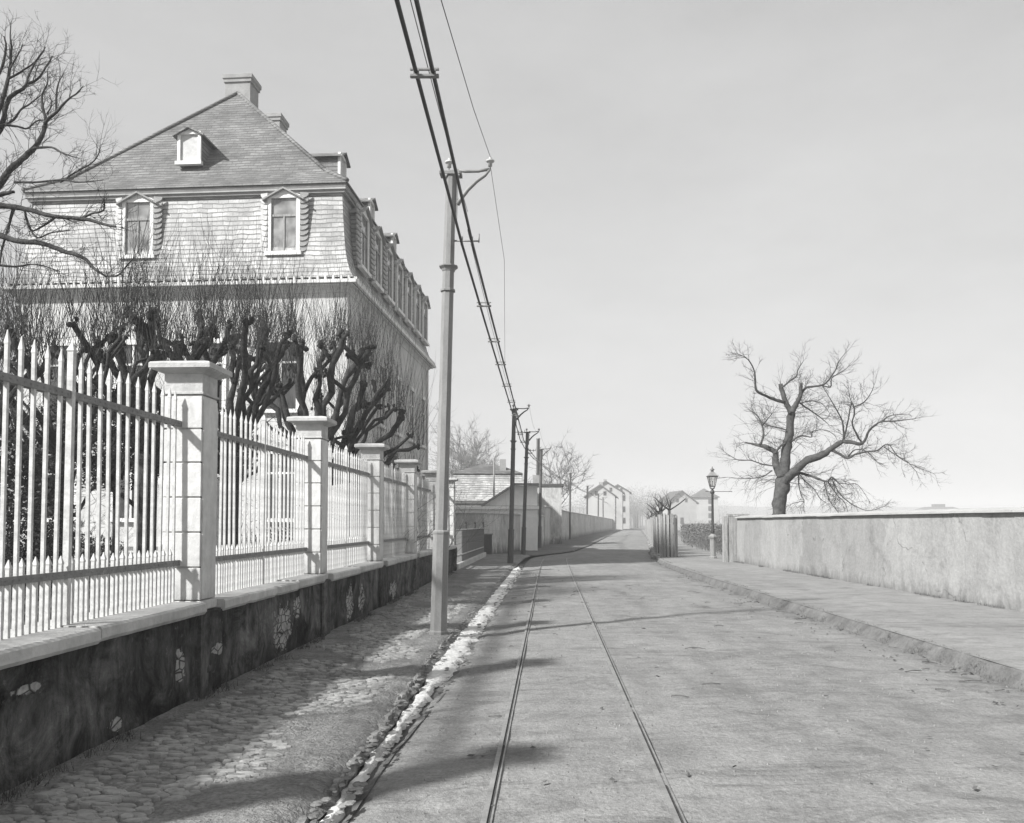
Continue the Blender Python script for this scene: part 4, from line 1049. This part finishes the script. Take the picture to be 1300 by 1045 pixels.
# ---------------------------------------------------------------- tram poles
def make_pole(label, m, m2):
    t_ = thing('tram_pole', label, 'pole', group='tram poles along the gutter')
    b = MB(); b.lathe([(.128,-.1),(.128,0),(.128,.05),(.118,.07),(.112,1.36),(.12,1.385),(.12,1.405),(.095,1.425)], 8, rot=PI/8, smooth=False); b.build('boot', m2, t_)
    b = MB(); b.lathe([(.088,1.42),(.088,3.0),(.082,5.0),(.072,6.1),(.072,6.38),(.05,6.4)], 8, rot=PI/8, smooth=False); b.build('shaft', m, t_)
    b = MB(); b.lathe([(.088,4.99),(.10,5.02),(.135,5.05),(.135,5.065),(.084,5.075)], 8, rot=PI/8, smooth=False); b.build('collar', m2, t_)
    b = MB(); b.lathe([(.085,4.70),(.106,4.71),(.106,4.735),(.085,4.745)], 8, rot=PI/8, smooth=False); b.build('collar', m2, t_)
    b = MB(); b.box(-.15, .15, -.09, -.075, 6.33, 6.37); b.box(-.15,-.12,-.09,.09,6.33,6.37); b.box(.12,.15,-.09,.09,6.33,6.37); b.box(-.119,.119,.075,.09,6.33,6.37); b.build('clamp', m2, t_)
    b = MB(); b.tube([(.07,0,6.41),(.2,0,6.395),(.38,0,6.40),(.53,0,6.43)], .021, 6)
    arc = [(.10,0,5.93),(.15,0,6.02),(.24,0,6.14),(.36,0,6.26),(.47,0,6.34),(.535,0,6.42)]
    b.tube(arc, [.034,.032,.03,.027,.024,.018], 6); b.box(.072,.1,-.02,.02,5.72,6.42)
    b.tube([(.11,0,6.2),(.13,0,6.2)], .02, 6)
    b.build('bracket', m, t_)
    for x, z in ((-.03, 6.4), (.54, 6.42)):
        b = MB(); b.lathe([(.008,0),(.008,.05),(.03,.05),(.03,.1),(.038,.105),(.06,.115),(.06,.13),(.02,.135),(.02,.175),(.008,.18)], 10, (x,0,z)); b.build('insulator', M['porcelain'], t_)
    b = MB(); b.tube([(.07,0,5.42),(.42,0,5.42)], .012, 6)
    for x in (.17,.31): b.tube([(x,0,5.42),(x,0,5.36)], .012, 6); b.tube([(x,0,5.42),(x,0,5.48)], .02, 6)
    b.tube([(.41,0,5.40),(.41,0,5.52)], .01, 5)
    b.build('pipe_hanger', m2, t_)
    return t_
# (x, y, scale, lean)
pole_pts = [(-1.0,11.84,1.0,1.4),(-.06,32.2,.905,1.4),(.53,41.6,.925,2.0),(1.64,51.7,.93,1.0),(5.25,78.9,.95,.7),(9.55,110.7,.98,.8),(14.7,148,1.02,.5),(17.9,170,1.02,-.5),(21.7,196,1.02,.6),(25.2,220,1.02,0)]
ords = ['tall pale octagonal tram pole in the foreground beside the fence', 'dark tram pole standing second along the gutter', 'dark tram pole standing third, before the curving wall', 'tram pole standing fourth, at the start of the tall wall',
 'tram pole standing fifth, midway along the tall wall', 'tram pole standing sixth along the tall wall', 'tram pole standing seventh along the tall wall', 'tram pole standing eighth, thin before the white gable', 'tram pole standing ninth, faint before the far houses', 'tram pole standing last, faintest at the far houses']
pA_ = make_pole(ords[0], M['pole'], M['pole']); pD_ = None
heads = []
for i, (x, y, s, ln) in enumerate(pole_pts):
    if i == 0: o = pA_
    elif pD_ is None: o = pD_ = make_pole(ords[i], M['pole_dark'], M['pole_dark'])
    else: o = copy_tree(pD_)
    o['label'] = ords[i]; o.location = (x, y, .03); o.scale = ((s*1.12, s*1.12, s) if 0 < i < 5 else (s*1.45, s*1.45, s) if i else (1, 1, 1)); o.rotation_euler = (0, math.radians(ln), -.045 if i < 4 else -.14)
    bpy.context.view_layer.update()
    heads.append((o.matrix_world @ Vector((.54,0,6.6)), o.matrix_world @ Vector((-.03,0,6.58))))

# overhead slotted contact pipes on their spreaders
cl = [(-6,-1.19,5.47),(0,-.99,5.46),(6.3,-.79,5.46),(11.84,-.615,5.39),(16,-.43,5.29),(20,-.26,5.24),(26,-.02,5.22),(32.2,.22,5.22),(37,.42,5.12),(41.6,.70,5.12),(47,1.2,5.1),(53,1.85,5.12),(66,3.5,5.05),(81,5.75,5.15),(96,7.8,5.1),(111,10.05,5.3),(130,12.6,5.4),(148,15.2,5.6),(170,18.4,5.6),(196,22.2,5.7),(220,25.8,5.7)]
ov = thing('overhead_line', 'twin slotted contact pipes of the tram strung overhead', 'overhead line', (0, 0, 0))
for side in (-1, 1):
    b = MB(); b.tube([(x+side*.073, y, z) for y, x, z in cl], .019, 8); b.build('contact_pipe', M['wire'], ov)
def cl_at(y):
    return lerp_tab([(a, bx) for a, bx, c in cl], y), lerp_tab([(a, c) for a, bx, c in cl], y)
for y in [2.0, 4.6, 7.35, 14.8, 17.5, 19.9, 23.0, 26.0, 29.2, 35, 38, 44, 47.5, 50, 56, 60, 64, 68, 72, 76]:
    x, z = cl_at(y); b = MB(); b.box(x-.125, x+.125, y-.022, y+.022, z-.045, z-.02, .004); b.box(x-.125, x+.125, y-.012, y+.012, z+.02, z+.035)
    for s in (-1, 1): b.box(x+s*.073-.024, x+s*.073+.024, y-.02, y+.02, z-.0199, z+.0199)
    b.build('spreader', M['pole'], ov)
b = MB()                                             # carrying wire between the pipes
for (ya, yb) in ((-6, 11.84), (11.84, 32.2), (32.2, 41.6), (41.6, 53), (53, 81), (81, 111)):
    pts_ = []
    for k in range(17):
        y = ya+(yb-ya)*k/16; x, z = cl_at(y); tt = abs(2*k/16-1); pts_.append((x, y, z+.05+.42*tt**2*(1 if ya < 0 and tt > 0 else .4)))
    b.tube(pts_, .0042, 4)
b.build('carrying_wire', M['wire'], ov)
b = MB(); p = heads[0][0]; a = at(560, 0, 6.2); d = a-p
b.tube([p, p.lerp(a, .5)+Vector((0,0,-.06)), a, p+d*2.6], .004, 5)
b.build('wire', M['wire'], None).name = 'telegraph_wire'
tag(bpy.data.objects['telegraph_wire'], 'thin telegraph wire running up and out of the frame from the tall pole', 'wire')
b = MB(); x, z = cl_at(19.9); p = heads[0][0]-Vector((0,0,.12))
b.tube([p, Vector((-.13, 14.5, 6.0)), Vector((x+.1, 19.9, z))], .0035, 5)
tag(b.build('feeder_wire', M['wire']), 'thin feeder wire dropping from the tall pole to the contact pipes', 'wire')
b = MB()
for k in range(1, 6):
    p, q = heads[k][0], heads[k+1][0]; b.tube([p.lerp(q, t_/8)-Vector((0,0,.5*(1-(2*t_/8-1)**2))) for t_ in range(9)], .004, 4)
tag(b.build('telegraph_wire', M['wire']), 'thin telegraph wire strung between the distant tram poles', 'wire')

# ---------------------------------------------------------------- street lamp
LP = thing('street_lamp', 'cast iron gas street lamp beside the end of the pale wall', 'lamp', (8.1, 35.0, .1))
b = MB(); b.lathe([(.16,0),(.16,.08),(.125,.12),(.12,.75),(.13,.8),(.17,.86),(.18,.91),(.12,.96),(.07,1.02)], 8, smooth=False); b.build('pedestal', M['pole'], LP)
b = MB(); b.lathe([(.07,1.0),(.075,1.1),(.055,1.2),(.045,2.5),(.05,2.52),(.05,2.56),(.04,2.6),(.09,2.66),(.09,2.72),(.05,2.78),(.03,2.85)], 12); b.build('post', M['black'], LP)
b = MB(); b.tube([(-.28,0,2.72),(.8,0,2.72)], .012, 6); b.build('ladder_bar', M['black'], LP)
b = MB()
for k in range(4):
    a = PI/4+PI/2*k; b.tube([(0,0,2.80),(.1*math.cos(a),.1*math.sin(a),2.85),(.13*math.cos(a),.13*math.sin(a),2.95)], .014, 5)
    b.tube([(.13*math.cos(a),.13*math.sin(a),2.93),(.24*math.cos(a),.24*math.sin(a),3.32)], .012, 5)
b.sqlathe([(0,2.91),(.012,2.915),(.012,2.935),(0,2.94)], .09, .09); b.sqlathe([(.0,3.31),(.03,3.32),(.03,3.35),(-.02,3.36)], .17, .17)
b.build('lantern_frame', M['black'], LP)
b = MB()
c0, c1 = .09, .165
vs = [(s*c0, t_*c0, 2.94) for s, t_ in ((-1,-1),(1,-1),(1,1),(-1,1))]+[(s*c1, t_*c1, 3.31) for s, t_ in ((-1,-1),(1,-1),(1,1),(-1,1))]
b.add(vs, [(0,1,5,4),(1,2,6,5),(2,3,7,6),(3,0,4,7)]); b.build('lantern_glass', M['lampglass'], LP)
b = MB(); b.lathe([(.015,2.9),(.015,3.1),(.03,3.12),(.01,3.16)], 8); b.build('gas_burner', M['black'], LP)
b = MB(); b.sqlathe([(.0,3.355),(-.06,3.45),(-.11,3.52)], .17, .17); b.lathe([(.06,3.5),(.06,3.58),(.1,3.6),(.02,3.68),(.035,3.7),(.01,3.74)], 10); b.build('lantern_roof', M['pole'], LP)

# ---------------------------------------------------------------- young street trees in wooden guards
def guard_tree(label, seed):
    t_ = thing('street_tree', label, 'tree', group='young street trees in picket guards'); rg = random.Random(seed)
    b = MB(); b.tube([(0,0,0),(.02,0,1.0),(0,.02,2.0)], [.07,.06,.055], 8); b.build('trunk', M['bark'], t_)
    b = MB(); tw = MB()
    for a, r, z in ((3.3,.62,2.5),(.2,.7,2.45),(1.7,.4,2.5),(4.7,.3,2.35)):
        e = Vector((r*math.cos(a), r*.8*math.sin(a), z)); pl = wob(Vector((0,0,1.98)), e, 3, .03, rg); b.tube(pl, [.035,.03,.026,.024], 6)
        for _ in range(4): twig(tw, e, Vector((math.cos(a)*.8+rg.gauss(0,.5), rg.gauss(0,.4), .6)).normalized(), rg.uniform(.25,.55), .007, 1, rg, kids=2)
    b.build('limbs', M['bark'], t_); tw.build('twigs', M['twig'], t_)
    return t_
def tree_guard(label):
    t_ = thing('tree_guard', label, 'tree guard', group='picket guards round the young street trees'); n_ = 13; base = None; rg = random.Random(5)
    for k in range(n_):
        a = 2*PI*k/n_
        if base is None: b = MB(); b.box(-.055,.055,-.012,.012,0,1.75); base = q = b.build('picket', M['plank'], t_)
        else: q = base.copy(); COL.objects.link(q); q.parent = t_
        q.location = (.33*math.cos(a), .33*math.sin(a), 0); q.rotation_euler = (0, 0, a+PI/2); q.scale = (1, 1, rg.uniform(.93,1.06))
    for z in (.45, 1.4):
        b = MB(); b.rings([[(.315*math.cos(q)*1, .315*math.sin(q), z+dz) for q in [2*PI*i/12 for i in range(12)]] for dz in (0,.05)], caps=False); b.build('hoop', M['iron_grey'], t_)
    return t_
gpos = [(6.7,36.9)]+[(kerbX(y)+.4, y) for y in (41.5,46,51,57,64,72,81,93,108)]
gl = ['nearest wooden picket guard at the bend of the kerb','second picket guard behind the nearest one','third picket guard in the row along the far kerb','fourth picket guard in the row along the far kerb','fifth picket guard in the row along the far kerb','sixth picket guard in the row along the far kerb','seventh picket guard in the row along the far kerb','eighth picket guard, pale with distance','ninth picket guard, paler with distance','farthest picket guard of the row']
tg = tree_guard(gl[0]); gt = guard_tree('young forked tree in the nearest picket guard', 3)
for i, (x, y) in enumerate(gpos):
    o = tg if i == 0 else copy_tree(tg); o['label'] = gl[i]; o.location = (x, y, .11); o.rotation_euler = (0, random.uniform(-.02,.02), i*.4)
    q = gt if i == 0 else copy_tree(gt); q.location = (x, y, .11); q.rotation_euler = (0, 0, i*1.3 if i else 0)
    if i: q['label'] = 'young pollarded tree inside the '+gl[i].replace(' in the row along the far kerb', ' along the far kerb')
# rubble edging under them
b = MB(); rr = random.Random(9)
for k in range(160):
    y = 37.5+35*rr.random()**1.3; x = kerbX(y)+rr.uniform(-.1,.35); s = rr.uniform(.06,.15)
    b.rings([[(x+s*r*rr.uniform(.8,1.3)*math.cos(q), y+s*r*rr.uniform(.8,1.3)*math.sin(q), .08+s*z) for q in [2*PI*i/6 for i in range(6)]] for r, z in ((.8,-.5),(1,0),(.6,.5),(.15,.65))])
tag(b.build('edge_stones', M['kerb']), 'rough edge stones lying along the far right kerb', 'stones', kind='stuff')

# hedge
hg = thing('hedge', 'bare twiggy garden hedge behind the gas lamp', 'hedge', (9.2, 36.6, 0)); rg = random.Random(15)
b = MB(); lf = MB()
def hp(t_): return Vector((0.1+4.2*t_*t_*.6+2.2*t_, 34*t_, 0))
for k in range(620):
    t_ = rg.random()**1.7; p = hp(t_)+Vector((rg.uniform(-.1,1.5)+.0, rg.uniform(-.8,.4), 0))
    twig(b, p, Vector((rg.gauss(0,.25), rg.gauss(0,.25), 1)).normalized(), rg.uniform(.9,1.35), .009, 2, rg, Vector((0,0,.05)), kids=3)
for k in range(15000):
    t_ = rg.random()**1.5; p = hp(t_)+Vector((rg.uniform(-.25,1.6), rg.uniform(-.8,.4), 1.42*rg.random()**.7+.1*rg.random()))
    if noise.noise(p*1.3) < -.12: continue
    s = rg.uniform(.02,.045)*(1+t_); u = Vector((rg.gauss(0,1),rg.gauss(0,1),rg.gauss(0,1))).normalized(); v = u.orthogonal().normalized()
    lf.add([p-u*s, p-v*s*.6, p+u*s, p+v*s*.6], [(0,1,2,3)])
b.build('stems', M['hedge_stem'], hg); lf.build('leaves', M['hedge'], hg)
# hedge right wing beside the gate
# ---------------------------------------------------------------- outbuildings behind the left wall
ob = thing('outbuilding', 'low white outbuilding with a lean-to roof behind the curving wall', 'shed', (-3.6, 47.5, 0))
b = MB(); b.box(0, 5.0, 0, 4.5, -.2, 2.3); b.build('wall', M['whitewash'], ob)
b = MB(); b.box(-.1, 5.08, -.12, 4.6, 2.302, 2.48); b.build('parapet', M['whitewash'], ob)
b = MB(); b.prism([(2.0,2.5),(5.0,2.5),(5.0,3.6),(3.7,3.6)], 'y', .2, 4.2); b.build('gable', M['whitewash'], ob)
b = MB(); b.obox((2.85,.2,3.09), (.93,0,.60), (0,.35,0), (-.03,0,.05)); b.obox((4.35,.2,3.68), (.72,0,0), (0,.35,0), (0,0,.05)); b.box(-.1,2.1,-.05,.3,2.5,2.62); b.build('gable_coping', M['plank'], ob)
b = MB(); b.tube([(2.6, .5, 2.5), (2.6, .5, 5.1)], .045, 8); b.build('vent_pipe', M['pole'], ob)
c2 = thing('mansard_cottage', 'pale cottage with a light mansard roof behind the outbuilding', 'house', (-4.4, 56, 0))
b = MB(); b.box(0, 5.6, 0, 6, -.2, 3.0); b.build('wall', M['house'], c2)
b = MB(); b.sqlathe([(.15,3.0),(-.15,3.5),(-.45,4.3),(-.6,4.75)], 2.8, 3.0, (2.8, 3.0, 0)); b.build('mansard', M['slate_w'], c2)
b = MB(); b.sqlathe([(-.5,4.76),(-.52,4.82),(-1.6,5.25),(-2.4,5.5)], 2.8, 3.0, (2.8, 3.0, 0)); b.build('roof', M['slate_s'], c2)
b = MB(); b.box(3.6,4.0,1.0,1.4,4.9,5.75); b.build('chimney', M['brick'], c2)
c3 = thing('boiler_house', 'small dark building with a tall iron chimney pipe behind the third pole', 'shed', (1.35, 62, 0))
b = MB(); b.box(0, 2.2, 0, 4, -.2, 4.2); b.build('wall', M['lwall'], c3)
b = MB(); b.box(-.1, 2.35, -.1, 4.1, 4.201, 4.35); b.build('roof', M['pole_dark'], c3)
b = MB(); b.box(.15, .95, .3, 1.1, 4.351, 5.0); b.build('chimney', M['brick'], c3)
b = MB(); b.lathe([(.14,5.0),(.12,7.6),(.15,7.62),(.15,7.7)], 10, (.55,.7,0)); b.build('chimney_pipe', M['pole'], c3)

# ---------------------------------------------------------------- far houses
def gable_house(name, label, x0, y0, rz, W_, L_, he, hr, storeys, cols, chim=()):
    t_ = thing(name, label, 'house', (x0, y0, 0), rz)
    b = MB(); b.prism([(0,-.2),(W_,-.2),(W_,he),(W_/2,hr),(0,he)], 'y', 0, L_); b.build('wall', M['farwall'], t_)
    rf = MB(); s = (hr-he)/(W_/2)
    for sg in (0, 1):
        A = [(-.5,he-.5*s),(W_/2,hr),(W_/2,hr+.25),(-.5,he-.5*s+.25)] if sg == 0 else [(W_+.5,he-.5*s),(W_/2,hr),(W_/2,hr+.25),(W_+.5,he-.5*s+.25)]
        rf.prism([(p, q+.01) for p, q in A], 'y', -.5, L_+.5)
    ro = rf.build('roof', M['farroof'], t_)
    for cx_, cy_ in chim: b = MB(); b.box(cx_-.4, cx_+.4, cy_-.3, cy_+.3, hr-1.2, hr+.8); b.build('chimney', M['brick'], ro)
    for fl in range(storeys):
        z = 1.4+fl*(he-.8)/storeys
        for c in range(cols[0]):
            x = W_*(c+.5)/cols[0]; b = MB(); b.box(x-.42, x+.42, -.05, .02, z, z+1.5); b.build('window', M['darkglass'], t_)
        for c in range(cols[1]):
            y = L_*(c+.5)/cols[1]; b = MB(); b.box(W_-.02, W_+.05, y-.42, y+.42, z, z+1.5); b.build('window', M['darkglass'], t_)
    for x in (W_*.35, W_*.65): b = MB(); b.box(x-.3, x+.3, -.05, .02, he+.1, he+1.0); b.build('window', M['darkglass'], t_)
    return t_
gable_house('town_house', 'white gabled house at the end of the far tram poles', 15.6, 182, -.14, 6.0, 12, 7.2, 9.4, 3, (0, 4), ((3, 2),))
gable_house('town_house', 'taller grey house adjoining behind the white gabled one', 18.2, 203, -.14, 7.6, 14, 8.8, 11.2, 3, (0, 5), ((3.5, 4),))
gable_house('town_house', 'farthest house of the row with a pale end wall', 24.6, 226, -.14, 6.0, 14, 9.6, 11.4, 3, (2, 3))
gable_house('town_house', 'faint gabled house beyond the picket guards', 38.5, 215, .1, 7.5, 10, 6.6, 9.4, 1, (1, 0))
vt = thing('villa', 'distant white four storey house with a hipped roof right of the guards', 'house', (52.6, 250, 0), -.05)
b = MB(); b.box(0, 6.8, 0, 8, -.2, 8.9); b.build('wall', M['farwall'], vt)
b = MB(); b.sqlathe([(.5,8.9),(.5,9.0),(-3.3,11.6)], 3.4, 4.0, (3.4,4,0)); b.build('roof', M['farroof'], vt)
for k in range(4): b = MB(); b.box(4.0, 5.0, -.05, .02, .9+k*2.05, 2.3+k*2.05); b.build('window', M['darkglass'], vt)
v2 = thing('villa', 'small pale house far off on the horizon above the right wall', 'house', (205, 430, 0))
b = MB(); b.box(0, 19, 0, 12, -.2, 7.8); b.build('wall', M['farwall'], v2)
b = MB(); b.sqlathe([(.5,7.8),(.5,8.1),(-3.5,9.6)], 9.5, 6.0, (9.5,6,0)); b.box(7,12,4,8,9.3,11.0); b.build('roof', M['farroof'], v2)
for k in range(6): b = MB(); b.box(1.5+k*3, 2.6+k*3, -.08, .02, 3.2, 5.2); b.build('window', M['darkglass'], v2)

# far bare trees: round hazy crowns of fine branches
def far_tree(label, x, y, h, R, rg, m='twig', dens=1.0, tr=.25, grp='bare trees in the distance'):
    t_ = thing('bare_tree', label, 'tree', (x, y, 0), group=grp)
    b = MB(); b.tube([(0,0,-.2),(0,0,h*.3),(.1,0,h*.45)], [tr, tr*.8, tr*.6], 7); b.build('trunk', M['bark_l'], t_)
    c = MB()
    for k in range(int(16*dens)):
        a = rg.uniform(0, 2*PI); el = rg.uniform(.15, 1.4); d = Vector((math.cos(a)*math.cos(el), math.sin(a)*math.cos(el), math.sin(el)))
        twig(c, Vector((0,0,h*rg.uniform(.28,.45))), d, R*rg.uniform(.75,1.15)*(1 if el < .8 else (h*.6/R)), tr*.3, 3, rg, Vector((0,0,.3)), kids=5, spread=.8)
    c.build('crown', M[m], t_)
rg = random.Random(50)
far_tree('broad bare tree behind the outbuildings', -4.6, 92, 11.0, 5.5, rg, 'twig_l', 1.6)
far_tree('spreading bare tree behind the tall street wall', 5.0, 96, 9.3, 3.6, rg, 'twig', .6, .2)
far_tree('thin bare tree left of the spreading one behind the street wall', 3.4, 93, 7.6, 2.6, rg, 'twig', .5, .16)
# woods fading at the end of the road and on the horizon
def wood(name, label, rows, rg):
    b = MB()
    for (xa, xb, y, h, n_) in rows:
        for k in range(n_):
            x = rg.uniform(xa, xb); yy = y*rg.uniform(.93,1.07); hh = h*rg.uniform(.6,1.05)*(1+.25*noise.noise(Vector((x*.02, y, 0)))); w_ = hh*rg.uniform(.28,.42)
            b.tube([(x,yy,-.2),(x,yy,hh*.5)], [.2,.1], 4, caps=False)
            for _ in range(260):
                u = Vector((rg.gauss(0,1), rg.gauss(0,1), rg.gauss(0,1))).normalized()*rg.random()**.4
                p = Vector((x+u.x*w_, yy+u.y*w_, hh*.58+u.z*hh*.42)); s = rg.uniform(.007,.016)*hh
                e = Vector((rg.gauss(0,1),rg.gauss(0,1),rg.gauss(0,1)+.5)).normalized(); f = e.orthogonal().normalized()
                b.add([p-e*s, p-f*s*.5, p+e*s, p+f*s*.5], [(0,1,2,3)])
    tag(b.build(name, M['far_wood']), label, 'wood', kind='stuff')
wood('wood', 'hazy mass of trees closing the far end of the road', [(31,66,300,14,60),(24,50,360,19,40),(40,90,420,20,50)], rg)
wood('far_wood', 'faint line of distant trees above the right wall', [(95,190,430,15,60),(190,420,520,9,110)], rg)
for nm, zs, y, x0, x1, s in (('hill', 20, 900, -300, 1400, 1),):
    vs = []; fs = []; N = 80
    for i in range(N+1):
        x = x0+(x1-x0)*i/N; h = 9+7*noise.noise(Vector((x*.004, 0, 2)))+2*noise.noise(Vector((x*.03, 0, 4)))+(10 if x < 350 else 10*math.exp(-((x-350)/250)**2))
        vs += [(x, y-150, -.3), (x, y, h), (x, y+250, -.3)]
    for i in range(N): k = i*3; fs += [(k,k+3,k+4,k+1),(k+1,k+4,k+5,k+2)]
    b = MB(); b.add(vs, fs, True); tag(b.build(nm, M['hill']), kind='structure')

# ---------------------------------------------------------------- air
b = MB(); b.box(-1500, 1500, -1500, 1500, -1.3, 40)
hz = NT('air'); hz.t.nodes.remove(hz.b)
pv = hz.n('ShaderNodeVolumePrincipled'); pv.inputs['Color'].default_value = (.80,.80,.80,1); pv.inputs['Density'].default_value = .0016; pv.inputs['Anisotropy'].default_value = 0
hz.l(pv.outputs[0], hz.t.nodes['Material Output'].inputs['Volume'])
tag(b.build('haze', hz.m), 'thin winter haze over the street', 'haze', kind='stuff')
